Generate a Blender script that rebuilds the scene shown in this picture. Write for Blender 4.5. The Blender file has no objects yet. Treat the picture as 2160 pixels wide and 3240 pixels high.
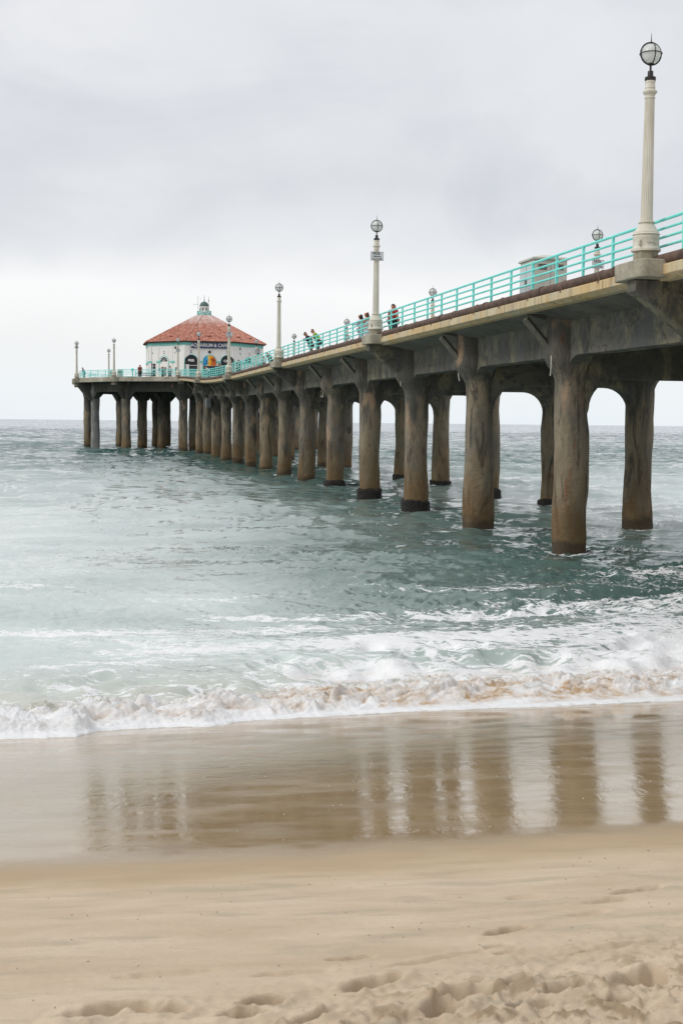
import bpy, bmesh, math, random
import numpy as np
from mathutils import Vector, Matrix
random.seed(7)
S=bpy.context.scene
COL=S.collection
R=math.radians
# ------------------------------------------------------------------ constants of the place
CAMH=4.63; YAW=.2003; X0,Y0=14.157,37.681; W=6.04; SP=33.05; BAY=SP/3
UC,RH=187.96,21.62                       # centre and lamp radius of the round pier head
SH=R(16)                                  # shore direction
_zu=[-80,0,33,66,99,112,124,132,140,150,160,168,176,260]
_zz=[4.42,4.4355,4.5,4.55,4.60,4.70,4.92,5.15,5.45,5.85,6.22,6.43,6.49,6.49]
def zd(u):                                # height of the lamp bases over the sea
    us=np.clip(np.linspace(u-4,u+4,9),-80,260)
    return float(np.interp(us,_zu,_zz).mean())+CAMH
def pw(u,v,z=0):
    return Vector((X0-math.sin(YAW)*u-math.cos(YAW)*v, Y0+math.cos(YAW)*u-math.sin(YAW)*v, z))
PROT=math.pi/2+YAW
def qt(q,t,z=0):
    return Vector((q*math.cos(SH)-t*math.sin(SH), q*math.sin(SH)+t*math.cos(SH), z))
# ------------------------------------------------------------------ noise
_rs=np.random.RandomState(3); _perm=_rs.permutation(4096); _ga=_rs.rand(4096)*2*np.pi
def pn(x,y,seed=0):
    x=np.asarray(x,float)+seed*17.13; y=np.asarray(y,float)+seed*9.71
    xi=np.floor(x).astype(np.int64); yi=np.floor(y).astype(np.int64); xf=x-xi; yf=y-yi
    def g(ix,iy,dx,dy):
        h=_ga[_perm[(ix+_perm[iy&4095])&4095]]
        return np.cos(h)*dx+np.sin(h)*dy
    u=xf*xf*xf*(xf*(xf*6-15)+10); v=yf*yf*yf*(yf*(yf*6-15)+10)
    a=g(xi,yi,xf,yf); b=g(xi+1,yi,xf-1,yf); c=g(xi,yi+1,xf,yf-1); d=g(xi+1,yi+1,xf-1,yf-1)
    return ((a*(1-u)+b*u)*(1-v)+(c*(1-u)+d*u)*v)*1.5
def fbm(x,y,o=4,seed=0,g=.5,ridge=False):
    s=0;a=1;n=0
    for i in range(o):
        p=pn(x*2**i,y*2**i,seed+i)
        s=s+a*((1-np.abs(p)*2) if ridge else p); n+=a; a*=g
    return s/n
def sst(a,b,x):
    t=np.clip((np.asarray(x,float)-a)/(b-a),0,1); return t*t*(3-2*t)
# ------------------------------------------------------------------ mesh helpers
def tag(o,label=None,cat=None,group=None,kind=None):
    if label: o['label']=label
    if cat: o['category']=cat
    if group: o['group']=group
    if kind: o['kind']=kind
    return o
def empty(name,loc,rz=0,label=None,cat=None,group=None):
    o=bpy.data.objects.new(name,None); COL.objects.link(o); o.location=loc; o.rotation_euler=(0,0,rz); o.empty_display_size=.2
    return tag(o,label,cat,group)
class MB:
    def __init__(s): s.v=[];s.f=[]
    def add(s,vs,fs):
        b=len(s.v); s.v+= [tuple(p) for p in vs]; s.f+=[tuple(i+b for i in f) for f in fs]; return s
    def box(s,c,d,rz=0,M=None):
        hx,hy,hz=d[0]/2,d[1]/2,d[2]/2; ca,sa=math.cos(rz),math.sin(rz); vs=[]
        for x,y,z in ((-1,-1,-1),(1,-1,-1),(1,1,-1),(-1,1,-1),(-1,-1,1),(1,-1,1),(1,1,1),(-1,1,1)):
            a,b=x*hx,y*hy; p=Vector((c[0]+a*ca-b*sa,c[1]+a*sa+b*ca,c[2]+z*hz)); vs.append(M@p if M else p)
        return s.add(vs,[(0,3,2,1),(4,5,6,7),(0,1,5,4),(1,2,6,5),(2,3,7,6),(3,0,4,7)])
    def tube(s,pts,r,n=8,cap=True,closed=False):
        pts=[Vector(p) for p in pts]; m=len(pts); rr=r if isinstance(r,(list,tuple)) else [r]*m
        vs=[];up=Vector((0,0,1))
        for i,p in enumerate(pts):
            if closed: d=pts[(i+1)%m]-pts[i-1]
            else: d=pts[min(i+1,m-1)]-pts[max(i-1,0)]
            d.normalize(); a=up if abs(d.z)<.9 else Vector((1,0,0))
            x=d.cross(a).normalized(); y=x.cross(d).normalized()
            for k in range(n):
                t=2*math.pi*k/n; vs.append(p+(x*math.cos(t)+y*math.sin(t))*rr[i])
        fs=[]
        for i in range(m if closed else m-1):
            j=(i+1)%m
            for k in range(n):
                l=(k+1)%n; fs.append((i*n+k,i*n+l,j*n+l,j*n+k))
        if cap and not closed: fs+=[tuple(range(n))[::-1],tuple((m-1)*n+k for k in range(n))]
        return s.add(vs,fs)
    def lathe(s,prof,n=24,c=(0,0,0),flute=0,fz=(0,0)):
        vs=[];fs=[]
        for r,z in prof:
            for k in range(n):
                t=2*math.pi*k/n; q=r
                if flute and fz[0]<=z<=fz[1] and k%2: q=r*(1-flute)
                vs.append((c[0]+q*math.cos(t),c[1]+q*math.sin(t),c[2]+z))
        for i in range(len(prof)-1):
            for k in range(n):
                l=(k+1)%n; fs.append((i*n+k,i*n+l,(i+1)*n+l,(i+1)*n+k))
        fs+=[tuple(range(n))[::-1],tuple((len(prof)-1)*n+k for k in range(n))]
        return s.add(vs,fs)
    def prism(s,poly,fn,a,b):             # poly of (p,q); fn(p,q,w)->point; from w=a to w=b
        n=len(poly); vs=[fn(p,q,a) for p,q in poly]+[fn(p,q,b) for p,q in poly]
        fs=[tuple(range(n)),tuple(range(2*n-1,n-1,-1))]+[(i,n+i,n+(i+1)%n,(i+1)%n) for i in range(n)]
        return s.add(vs,fs)
    def sphere(s,c,r,n=16,m=10,sc=(1,1,1)):
        vs=[(c[0],c[1],c[2]-r*sc[2])];fs=[]
        for i in range(1,m):
            a=-math.pi/2+math.pi*i/m
            for k in range(n):
                t=2*math.pi*k/n; vs.append((c[0]+r*sc[0]*math.cos(a)*math.cos(t),c[1]+r*sc[1]*math.cos(a)*math.sin(t),c[2]+r*sc[2]*math.sin(a)))
        vs.append((c[0],c[1],c[2]+r*sc[2])); e=len(vs)-1
        for k in range(n): fs.append((0,1+(k+1)%n,1+k)); fs.append((e,1+(m-2)*n+k,1+(m-2)*n+(k+1)%n))
        for i in range(m-2):
            for k in range(n):
                l=(k+1)%n; fs.append((1+i*n+k,1+i*n+l,1+(i+1)*n+l,1+(i+1)*n+k))
        return s.add(vs,fs)
    def build(s,name,mat,parent=None,smooth=False,bevel=0,loc=None,rot=None,norm=True,sharp=35):
        me=bpy.data.meshes.new(name); me.from_pydata(s.v,[],s.f)
        if norm:
            bm=bmesh.new(); bm.from_mesh(me); bmesh.ops.recalc_face_normals(bm,faces=bm.faces[:]); bm.to_mesh(me); bm.free()
        o=bpy.data.objects.new(name,me); COL.objects.link(o)
        if mat: me.materials.append(mat)
        if smooth:
            me.shade_smooth()
            try: me.set_sharp_from_angle(angle=R(sharp))
            except Exception: pass
        if bevel:
            b=o.modifiers.new('bev','BEVEL'); b.width=bevel; b.segments=2; b.limit_method='ANGLE'; b.angle_limit=R(40)
        if parent: o.parent=parent
        if loc is not None: o.location=loc
        if rot is not None: o.rotation_euler=rot
        return o
def copy_tree(o,parent=None):
    c=o.copy(); COL.objects.link(c)
    if parent: c.parent=parent
    for ch in list(o.children): copy_tree(ch,c)
    return c
def text_obj(name,txt,size,mat,parent,loc,rot,ext=.01,bold=.0,sx=1,align='CENTER'):
    cu=bpy.data.curves.new(name,'FONT'); cu.body=txt; cu.size=size; cu.align_x=align; cu.align_y='CENTER'; cu.extrude=ext; cu.offset=bold; cu.resolution_u=3
    to=bpy.data.objects.new(name+'_c',cu); COL.objects.link(to)
    bpy.context.view_layer.update()
    me=bpy.data.meshes.new_from_object(to.evaluated_get(bpy.context.evaluated_depsgraph_get()))
    bpy.data.objects.remove(to); me.name=name
    me.materials.clear(); me.materials.append(mat)
    o=bpy.data.objects.new(name,me); COL.objects.link(o); o.parent=parent; o.location=loc; o.rotation_euler=rot; o.scale=(sx,1,1)
    return o
# ------------------------------------------------------------------ materials
def lin(r,g,b):
    f=lambda c:(c/255/12.92) if c/255<=.04045 else ((c/255+.055)/1.055)**2.4
    return (f(r),f(g),f(b),1)
class Mat:
    def __init__(s,name,rough=.7,ior=1.45,metal=0,col=(.5,.5,.5,1)):
        s.m=bpy.data.materials.new(name); s.m.use_nodes=True; s.t=s.m.node_tree; s.N=s.t.nodes; s.L=s.t.links
        s.b=s.N['Principled BSDF']; s.b.inputs['Roughness'].default_value=rough; s.b.inputs['IOR'].default_value=ior
        s.b.inputs['Metallic'].default_value=metal; s.b.inputs['Base Color'].default_value=col; s.out=s.N['Material Output']
    def n(s,t,**k):
        x=s.N.new(t)
        for a,b in k.items(): setattr(x,a,b)
        return x
    def put(s,sock,v):
        if isinstance(v,bpy.types.NodeSocket): s.L.new(v,sock)
        else: sock.default_value=v
    def coord(s,sc=(1,1,1),kind='Object',loc=(0,0,0),rot=(0,0,0)):
        tc=s.n('ShaderNodeTexCoord'); mp=s.n('ShaderNodeMapping'); s.L.new(tc.outputs[kind],mp.inputs['Vector'])
        mp.inputs['Scale'].default_value=sc; mp.inputs['Location'].default_value=loc; mp.inputs['Rotation'].default_value=rot
        return mp.outputs['Vector']
    def noise(s,vec,scale=1,detail=5,rough=.55,dist=0,out='Fac'):
        x=s.n('ShaderNodeTexNoise'); s.L.new(vec,x.inputs['Vector']); x.inputs['Scale'].default_value=scale
        x.inputs['Detail'].default_value=detail; x.inputs['Roughness'].default_value=rough; x.inputs['Distortion'].default_value=dist
        return x.outputs[out]
    def ramp(s,fac,stops,interp='LINEAR'):
        x=s.n('ShaderNodeValToRGB'); s.put(x.inputs['Fac'],fac); e=x.color_ramp.elements; x.color_ramp.interpolation=interp
        e[0].position=stops[0][0]; e[-1].position=stops[-1][0]
        def C(c): return c if isinstance(c,tuple) else (c,c,c,1)
        e[0].color=C(stops[0][1]); e[-1].color=C(stops[-1][1])
        for p,c in stops[1:-1]:
            q=e.new(p); q.color=C(c)
        return x.outputs['Color']
    def mix(s,f,a,b,mode='MIX'):
        x=s.n('ShaderNodeMix',data_type='RGBA',blend_type=mode); s.put(x.inputs[0],f); s.put(x.inputs[6],a); s.put(x.inputs[7],b); return x.outputs[2]
    def math(s,op,a,b=0,c=0,clamp=False):
        x=s.n('ShaderNodeMath',operation=op); x.use_clamp=clamp; s.put(x.inputs[0],a); s.put(x.inputs[1],b); s.put(x.inputs[2],c); return x.outputs[0]
    def attr(s,name):
        x=s.n('ShaderNodeAttribute',attribute_name=name); return x.outputs['Fac']
    def rand(s):
        return s.n('ShaderNodeObjectInfo').outputs['Random']
    def bump(s,h,dist=.02,strength=1,prev=None):
        x=s.n('ShaderNodeBump'); x.inputs['Strength'].default_value=strength; x.inputs['Distance'].default_value=dist; s.L.new(h,x.inputs['Height'])
        if prev is not None: s.L.new(prev,x.inputs['Normal'])
        return x.outputs['Normal']
    def fin(s,col=None,rough=None,normal=None):
        if col is not None: s.put(s.b.inputs['Base Color'],col)
        if rough is not None: s.put(s.b.inputs['Roughness'],rough)
        if normal is not None: s.put(s.b.inputs['Normal'],normal)
        return s.m
def simple(name,c,rough=.6,var=.12,scale=3,metal=0,bump=0):
    m=Mat(name,rough,metal=metal); v=m.coord(); n=m.noise(v,scale,4)
    d=tuple(x*(1-var*1.6) for x in c[:3])+(1,)
    col=m.mix(m.ramp(n,[(.35,0.),(.65,1.)]),d,c)
    return m.fin(col,None,m.bump(m.noise(v,scale*6,3),bump) if bump else None)
M={}
M['dark_metal']=simple('dark_metal',(.035,.03,.03,1),.5,.3,8)
M['lamp_paint']=None
def mk_lamp():
    m=Mat('lamp_paint',.6); v=m.coord((3,3,.6)); n=m.noise(v,1.2,5)
    col=m.mix(m.ramp(n,[(.4,0.),(.7,1.)]),lin(196,190,174),lin(214,209,197))
    s=m.noise(m.coord((14,14,1.2)),1,4); col=m.mix(m.ramp(s,[(.55,0.),(.8,.45)]),col,lin(150,146,130))
    g=m.noise(m.coord((1,1,1),loc=(3,1,2)),2.3,4); col=m.mix(m.ramp(g,[(.6,0.),(.75,.35)]),col,lin(160,178,160))
    return m.fin(col,None,m.bump(m.noise(m.coord(),25,3),.004))
M['lamp_paint']=mk_lamp()
def mk_conc(name,c1,c2,c3,scale=1,streak=.5,rough=.9,b=.02):
    m=Mat(name,rough); v=m.coord()
    n=m.noise(v,.55*scale,6,.6); col=m.mix(m.ramp(n,[(.38,0.),(.62,1.)]),c1,c2)
    s=m.noise(m.coord((2.6,2.6,.35)),scale,5,.6,.4); col=m.mix(m.ramp(s,[(.52,0.),(.7,streak)]),col,c3)
    f=m.noise(v,9*scale,4,.7); col=m.mix(m.ramp(f,[(.3,.35),(.6,0.)]),col,c3)
    return m.fin(col,None,m.bump(m.noise(v,6*scale,6,.65),b))
M['pedestal']=mk_conc('pedestal_concrete',lin(140,134,118),lin(176,170,152),lin(92,88,76),1.6,.5)
M['plinth']=mk_conc('plinth_concrete',lin(150,142,124),lin(172,166,150),lin(104,86,62),3,.6)
M['headrim']=mk_conc('head_rim_concrete',lin(158,150,134),lin(186,180,165),lin(104,98,84),1.2,.6)
M['deck']=mk_conc('deck_planks',lin(120,116,106),lin(150,146,136),lin(90,86,78),1,.3)
def mk_fascia():
    m=Mat('stained_fascia',.85); v=m.coord()
    n=m.noise(m.coord((.35,.35,.5)),1.4,5); col=m.mix(m.ramp(n,[(.35,0.),(.65,1.)]),lin(196,186,158),lin(198,172,124))
    s=m.noise(m.coord((4,4,.3)),1,6,.75,.6); col=m.mix(m.ramp(s,[(.46,0.),(.72,.75)]),col,lin(172,120,72))
    s2=m.noise(m.coord((5,5,.2),loc=(7,3,1)),1,5,.7,.2); col=m.mix(m.ramp(s2,[(.52,0.),(.7,.85)]),col,lin(120,112,90))
    s3=m.noise(m.coord((1.5,1.5,1),loc=(2,3,1)),.6,4); col=m.mix(m.ramp(s3,[(.56,0.),(.66,.6)]),col,lin(176,176,160))
    return m.fin(col,None,m.bump(m.noise(v,12,5,.6),.012))
M['fascia']=mk_fascia()
def mk_column():
    m=Mat('column_concrete',.88); v=m.coord(); sx=m.n('ShaderNodeSeparateXYZ'); m.L.new(v,sx.inputs[0]); z=sx.outputs['Z']
    n=m.noise(m.coord((1,1,.45)),.6,6,.62,.5)
    col=m.mix(m.ramp(n,[(.42,0.),(.6,1.)]),lin(115,109,97),lin(144,131,109))
    dk=m.noise(m.coord((1,1,.3),loc=(4,2,1)),.8,6,.62,.9)
    zt=m.math('MULTIPLY_ADD',z,.11,-.62)      # dark patches grow denser with height
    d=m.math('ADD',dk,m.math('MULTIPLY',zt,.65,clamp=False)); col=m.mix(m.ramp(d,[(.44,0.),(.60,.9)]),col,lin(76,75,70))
    st=m.noise(m.coord((2.2,2.2,.4),loc=(1,8,2)),1,6,.65,1.2); col=m.mix(m.ramp(st,[(.54,0.),(.62,.8)]),col,lin(64,62,56))
    pk=m.noise(m.coord((1,1,.5),loc=(8,8,3)),.9,4,.5); col=m.mix(m.ramp(pk,[(.6,0.),(.68,.55)]),col,lin(176,146,118))
    rs=m.noise(m.coord((2,2,.35),loc=(5,5,5)),.9,4,.5); col=m.mix(m.ramp(rs,[(.66,0.),(.72,.6)]),col,lin(140,82,48))
    # tide band near the water
    tb=m.math('ADD',z,m.math('MULTIPLY',m.noise(m.coord((1.3,1.3,.5)),1,4),-5.5)); tide=m.ramp(m.math('MULTIPLY_ADD',tb,.2,.5),[(0.1,.8),(.6,0.)])
    col=m.mix(tide,col,lin(110,86,52))
    wet=m.ramp(m.math('MULTIPLY_ADD',m.noise(m.coord((.8,.8,1.5)),1,5),-1.6,m.math('ADD',z,.55)),[(.0,.75),(.35,0.)]); col=m.mix(wet,col,lin(58,52,42))
    b=m.bump(m.noise(m.coord((1,1,1)),2.2,6,.6),.10); b=m.bump(m.noise(m.coord((1,1,3.5)),7,5,.7),.035,1,b)
    return m.fin(col,None,b)
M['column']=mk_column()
def mk_beam():
    m=Mat('beam_concrete',.9); v=m.coord()
    n=m.noise(m.coord((1,1,.8)),.5,6,.62,.8); col=m.mix(m.ramp(n,[(.42,0.),(.6,1.)]),lin(80,79,74),lin(104,102,92))
    n2=m.noise(m.coord((.9,.9,.6),loc=(3,7,1)),.6,6,.68,1.2); col=m.mix(m.ramp(n2,[(.50,0.),(.64,.7)]),col,lin(146,138,108))
    s=m.noise(m.coord((1.0,1.0,.9),loc=(1,2,6)),1.1,7,.7,2.4); col=m.mix(m.ramp(s,[(.5,0.),(.64,.85)]),col,lin(62,62,59))
    s=m.noise(m.coord((1,1,.6),loc=(9,2,6)),.4,4,.5,.6); col=m.mix(m.ramp(s,[(.54,0.),(.66,.6)]),col,lin(88,90,92))
    return m.fin(col,None,m.bump(m.noise(v,3,6,.65),.05))
M['beam']=mk_beam()
M['under']=mk_conc('slab_underside',lin(96,95,88),lin(118,115,104),lin(52,50,46),.8,.6)
M['headbeam']=mk_conc('head_beam_concrete',lin(74,73,66),lin(98,95,86),lin(54,52,48),.5,.6)
M['whitecol']=mk_conc('pale_column_concrete',lin(128,128,124),lin(160,160,158),lin(84,80,70),.8,.6)
M['mussel']=Mat('mussel_crust',.8).fin((.022,.02,.017,1))
def mk_mussel():
    m=Mat('mussel_crust',.7); v=m.coord(); vo=m.n('ShaderNodeTexVoronoi'); m.L.new(v,vo.inputs['Vector']); vo.inputs['Scale'].default_value=14
    return m.fin(m.ramp(vo.outputs['Distance'],[(0.,lin(64,58,48)),(.6,lin(26,24,22))]),None,m.bump(vo.outputs['Distance'],.08))
M['mussel']=mk_mussel()
M['repair']=simple('white_crack_filler',lin(205,202,192),.8)
def mk_turq():
    m=Mat('turquoise_paint',.4); v=m.coord(); n=m.noise(v,2,4); col=m.mix(m.ramp(n,[(.4,0.),(.7,1.)]),lin(112,222,212),lin(140,232,224))
    r=m.noise(m.coord(loc=(4,1,1)),7,5,.7); col=m.mix(m.ramp(r,[(.68,0.),(.74,.8)]),col,lin(120,84,62))
    return m.fin(col)
M['turq']=mk_turq()
def mk_pipe():
    m=Mat('rusty_pipe',.8); v=m.coord(); n=m.noise(v,3,6,.65); col=m.mix(m.ramp(n,[(.35,0.),(.65,1.)]),lin(74,58,50),lin(104,82,70))
    s=m.noise(m.coord((1,1,1),loc=(3,3,3)),1.1,4); col=m.mix(m.ramp(s,[(.55,0.),(.7,.5)]),col,lin(58,46,42))
    return m.fin(col,None,m.bump(m.noise(v,20,5,.6),.01))
M['pipe']=mk_pipe()
M['strap']=simple('pipe_strap',lin(150,122,104),.7,.2,6)
def mk_globe():
    m=Mat('lamp_glass',.25); v=m.coord(); n=m.noise(v,9,4,.6); col=m.mix(m.ramp(n,[(.55,0.),(.72,.7)]),lin(240,242,240),lin(176,140,110))
    g=m.n('ShaderNodeSeparateXYZ'); m.L.new(v,g.inputs[0]); k=m.ramp(m.math('MULTIPLY_ADD',g.outputs['Z'],1,-5.6),[(0.,0.),(.06,1.)]) 
    col=m.mix(k,lin(238,241,238),col)
    tr=m.n('ShaderNodeBsdfTranslucent'); m.L.new(col,tr.inputs['Color']); mx=m.n('ShaderNodeMixShader'); mx.inputs[0].default_value=.55
    m.fin(col); m.L.new(m.b.outputs[0],mx.inputs[1]); m.L.new(tr.outputs[0],mx.inputs[2]); m.L.new(mx.outputs[0],m.out.inputs['Surface']); return m.m
M['globe']=mk_globe()
M['sign_white']=simple('sign_white',lin(220,222,224),.5,.08,6)
M['ink']=simple('ink',lin(60,60,66),.6)
M['white']=simple('white_trim',lin(238,236,232),.6,.06,3)
def mk_wall():
    m=Mat('plaster_wall',.8); n=m.noise(m.coord((1,1,.3)),.9,6,.6); col=m.mix(m.ramp(n,[(.35,0.),(.65,1.)]),lin(230,227,223),lin(240,238,235))
    s=m.noise(m.coord((5,5,.3),loc=(2,2,2)),1,5,.7); col=m.mix(m.ramp(s,[(.6,0.),(.75,.4)]),col,lin(176,170,160)); return m.fin(col,None,m.bump(m.noise(m.coord(),20,4),.01))
M['wall']=mk_wall()
M['band']=simple('turquoise_band',lin(128,206,196),.6,.12,2)
M['glass']=simple('dark_glass',lin(44,50,58),.12,.3,2)
M['awn']=simple('awning_black',lin(30,32,40),.6)
M['navy']=simple('sign_navy',lin(42,54,104),.5)
M['grille']=simple('dark_vent',lin(56,54,54),.6)
def mk_tile():
    m=Mat('roof_tile',.75); v=m.coord()
    n=m.noise(v,1.6,6,.7); col=m.mix(m.ramp(n,[(.36,0.),(.64,1.)]),lin(162,100,84),lin(190,132,112))
    vo=m.n('ShaderNodeTexVoronoi'); m.L.new(v,vo.inputs['Vector']); vo.inputs['Scale'].default_value=3.4
    sp=m.n('ShaderNodeSeparateColor'); m.L.new(vo.outputs['Color'],sp.inputs[0])
    col=m.mix(m.ramp(sp.outputs[0],[(.55,0.),(.95,.45)]),col,lin(226,186,166)); col=m.mix(m.ramp(sp.outputs[1],[(.7,0.),(1.,.4)]),col,lin(124,74,62))
    sx=m.n('ShaderNodeSeparateXYZ'); m.L.new(v,sx.inputs[0])
    h=m.math('MULTIPLY_ADD',sx.outputs['Z'],.25,-2.0); h=m.math('ADD',h,m.math('MULTIPLY_ADD',m.noise(m.coord((1,1,1),loc=(9,1,1)),1.4,5,.6),1.2,-.62))
    col=m.mix(m.ramp(h,[(.3,0.),(.8,.8)]),col,lin(222,212,208))
    return m.fin(col,None,m.bump(m.noise(v,30,3),.01))
M['tile']=mk_tile()
M['tile_dark']=simple('tile_dark_edge',lin(96,58,48),.8,.4,5)  # eave edge in a darker tile colour
M['copper']=simple('green_dome',lin(84,112,104),.5,.3,4)
M['cabinet']=simple('cabinet_paint',lin(200,197,186),.6,.1,1.5)
M['cabinet2']=simple('cabinet_door_paint',lin(206,208,210),.5,.08,1)
M['boxgrey']=simple('box_grey',lin(112,118,116),.6,.15,2)
M['bin']=simple('pale_green_bin',lin(182,202,190),.6,.15,2)
def fab(name,rgb): return simple(name,lin(*rgb),.85,.15,12)
M['skin']=simple('skin',lin(176,124,98),.55,.08,10); M['skin2']=simple('skin_tan',lin(150,100,74),.55,.08,10); M['hair']=simple('hair_dark',lin(44,34,30),.6,.2,20)
M['shoe']=fab('shoe',(50,48,48))
# ------------------------------------------------------------------ people
def skin_mesh(name,chains,mat,parent,sub=1):
    """chains: list of (list of (x,y,z,r)) or dict(nodes,edges); each disconnected piece gets a root"""
    bm=bmesh.new(); lay=bm.verts.layers.skin.verify()
    for nodes,edges in chains:
        vs=[]
        for i,(x,y,z,r) in enumerate(nodes):
            v=bm.verts.new((x,y,z)); r=r*1.5 if r>.02 else r; v[lay].radius=(r,r); v[lay].use_root=(i==0); vs.append(v)
        for a,b in edges: bm.edges.new((vs[a],vs[b]))
    me=bpy.data.meshes.new(name); bm.to_mesh(me); bm.free()
    o=bpy.data.objects.new(name,me); COL.objects.link(o)
    o.modifiers.new('s','SKIN').branch_smoothing=.3
    ss=o.modifiers.new('d','SUBSURF'); ss.levels=sub; ss.render_levels=sub
    bpy.context.view_layer.update()
    m2=bpy.data.meshes.new_from_object(o.evaluated_get(bpy.context.evaluated_depsgraph_get())); m2.name=name
    bpy.data.objects.remove(o); bpy.data.meshes.remove(me)
    m2.materials.clear(); m2.materials.append(mat); m2.shade_smooth()
    o=bpy.data.objects.new(name,m2); COL.objects.link(o); o.parent=parent
    return o
def chain(*n): return (list(n),[(i,i+1) for i in range(len(n)-1)])
def person(loc,rz,label,lean=0,h=1.75,shirt=(90,90,90),pants=(60,60,70),hair=(44,34,30),longhair=False,skin='skin',arms='down',legs='stand',shorts=False,sleeve=.45,build=1.0,bare=False,stuff_name='person',group=None,bag=None):
    h*=1.10; k=h/1.75
    root=empty('person',loc,rz,label,'person',group)
    def T(p,r):                     # tilt upper body forward (towards +x) around the pelvis
        x,y,z=p; dz=z-.95; c,s=math.cos(lean),math.sin(lean)
        if dz>0: x,z=x*c+dz*s,.95+dz*c-x*s
        return (x*k,y*k*build,z*k,r*k)
    def B(p,r): return (p[0]*k,p[1]*k*build,p[2]*k,r*k)
    sh=[T((0,s*.175,1.41),.058) for s in(-1,1)]
    nodes=[B((0,0,.95),.135),T((0,0,1.12),.115),T((.01,0,1.3),.14),T((0,0,1.42),.085),T((0,0,1.5),.052),T((.02,0,1.585),.082),T((.02,0,1.66),.09),T((.01,0,1.72),.06)]
    edges=[(i,i+1) for i in range(7)]
    fingers=[]
    elb=[];hnd=[]
    for i,s in enumerate((-1,1)):
        if arms=='down': e=T((-.02,s*.235,1.14),.04); w=T((.06,s*.23,.9),.03); d=(0.02,0,-.075)
        elif arms=='rail': # hands on a rail in front
            e=T((.14,s*.21,1.2),.042); w=(.42*k,s*.10*k,1.2*k,.03); d=(.07,0,-.015)
        elif arms=='forward': e=T((.16,s*.22,1.22),.042); w=T((.38,s*.12,1.28),.03); d=(.07,0,.0)
        else: e=T((.1,s*.24,1.2),.042); w=T((.2,s*.08,1.12),.03); d=(.06,0,0)
        p=(w[0]+d[0]*k,w[1],w[2]+d[2]*k,.034*k)
        b=len(nodes); nodes+= [sh[i],e,w,p]; edges+=[(3,b),(b,b+1),(b+1,b+2),(b+2,b+3)]
        elb.append(e);hnd.append((w,p))
        dv=Vector(d).normalized(); side=Vector((0,1,0)); 
        for j,(off,ln) in enumerate(((-.03,.06),(-.01,.075),(.01,.07),(.03,.055))):
            a=Vector(p[:3])+side*off*k; c1=a+dv*ln*.6*k+Vector((0,0,-.004)); c2=c1+(dv*.6+Vector((0,0,-.6))).normalized()*ln*.5*k
            fingers.append(chain((*a,.011*k),(*c1,.0095*k),(*c2,.008*k)))
        a=Vector(w[:3])+Vector(d)*.4*k; c1=a+Vector((0,-s*.045*k,0))+dv*.025*k; fingers.append(chain((*a,.013*k),(*c1,.011*k),(*(c1+dv*.03*k),.009*k)))
    kn=[]
    for i,s in enumerate((-1,1)):
        if legs=='stand': q=[(0,s*.09,.87,.098),(.02,s*.1,.5,.062),(-.01,s*.1,.1,.042),(.14,s*.115,.035,.036)]
        elif legs=='walk': q=[(0,s*.09,.87,.098),(.05+s*.1,s*.1,.5,.062),(-.03+s*.2,s*.1,.11,.042),(.12+s*.2,s*.11,.04,.036)]
        else: q=[(-.02,s*.1,.87,.098),(.06,s*.11,.5,.062),(-.06,s*.11,.1,.042),(.09,s*.12,.035,.036)]
        q=[(x*k,y*k*build,z*k,r*k) for x,y,z,r in q]; b=len(nodes); nodes+=q; edges+=[(0,b),(b,b+1),(b+1,b+2),(b+2,b+3)]; kn.append(q)
    # face: nose, ears, chin
    hd=T((.02,0,1.62),.09); c,s_=math.cos(lean),math.sin(lean)
    def H(dx,dy,dz,r): return T((.02+dx,dy,1.62+dz),r)
    face=[chain(H(.06,0,0,.02),H(.115,0,-.015,.014)),chain(H(.03,0,-.07,.045),H(.075,0,-.075,.026))]+[chain(H(0,s*.08,0,.02),H(-.005,s*.1,.0,.014)) for s in(-1,1)]
    skin_mesh('body',[(nodes,edges)]+fingers+face,M[skin],root)
    hm=fab('hair_of_person',hair)
    hc=[chain(H(-.01,0,.03,.094),H(-.035,0,.06,.09),H(-.04,0,-.02,.082))]
    if longhair: hc=[chain(H(.0,0,.06,.088),H(-.04,0,.04,.095),H(-.065,0,-.1,.085),H(-.085,0,-.25,.07),H(-.08,0,-.38,.04))]
    skin_mesh('hair',hc,hm,root)
    sm=fab('shirt_of_person',shirt); g=.018*k
    ns=[B((0,0,.92),.14),T((0,0,1.12),.125),T((.01,0,1.3),.15),T((0,0,1.42 if not bare else 1.36),.088)]; es=[(0,1),(1,2),(2,3)]
    ns=[(x,y,z,r+g*.7) for x,y,z,r in ns]
    if not bare:
        for i in range(2):
            a=Vector(sh[i][:3]); e=Vector(elb[i][:3]); w=Vector(hnd[i][0][:3])
            b=len(ns)
            if sleeve<=1: q=a.lerp(e,sleeve); ns+=[(*a,.075*k),(*q,.062*k)]; es+=[(3,b),(b,b+1)]
            else: ns+=[(*a,.075*k),(*e,.056*k),(*w,.045*k)]; es+=[(3,b),(b,b+1),(b+1,b+2)]
    skin_mesh('shirt',[(ns,es)],sm,root)
    pm=fab('trousers_of_person',pants)
    ns=[(0,0,.98*k,.14*k)]; es=[]
    for q in kn:
        b=len(ns); hip,kk,an,to=q
        if shorts: end=Vector(hip[:3]).lerp(Vector(kk[:3]),.85); ns+=[(*hip[:3],.112*k),(*end,.092*k)]; es+=[(0,b),(b,b+1)]
        else: ns+=[(*hip[:3],.112*k),(*kk[:3],.082*k),(*an[:3],.062*k)]; es+=[(0,b),(b,b+1),(b+1,b+2)]
    skin_mesh('shorts' if shorts else 'trousers',[(ns,es)],pm,root)
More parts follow.
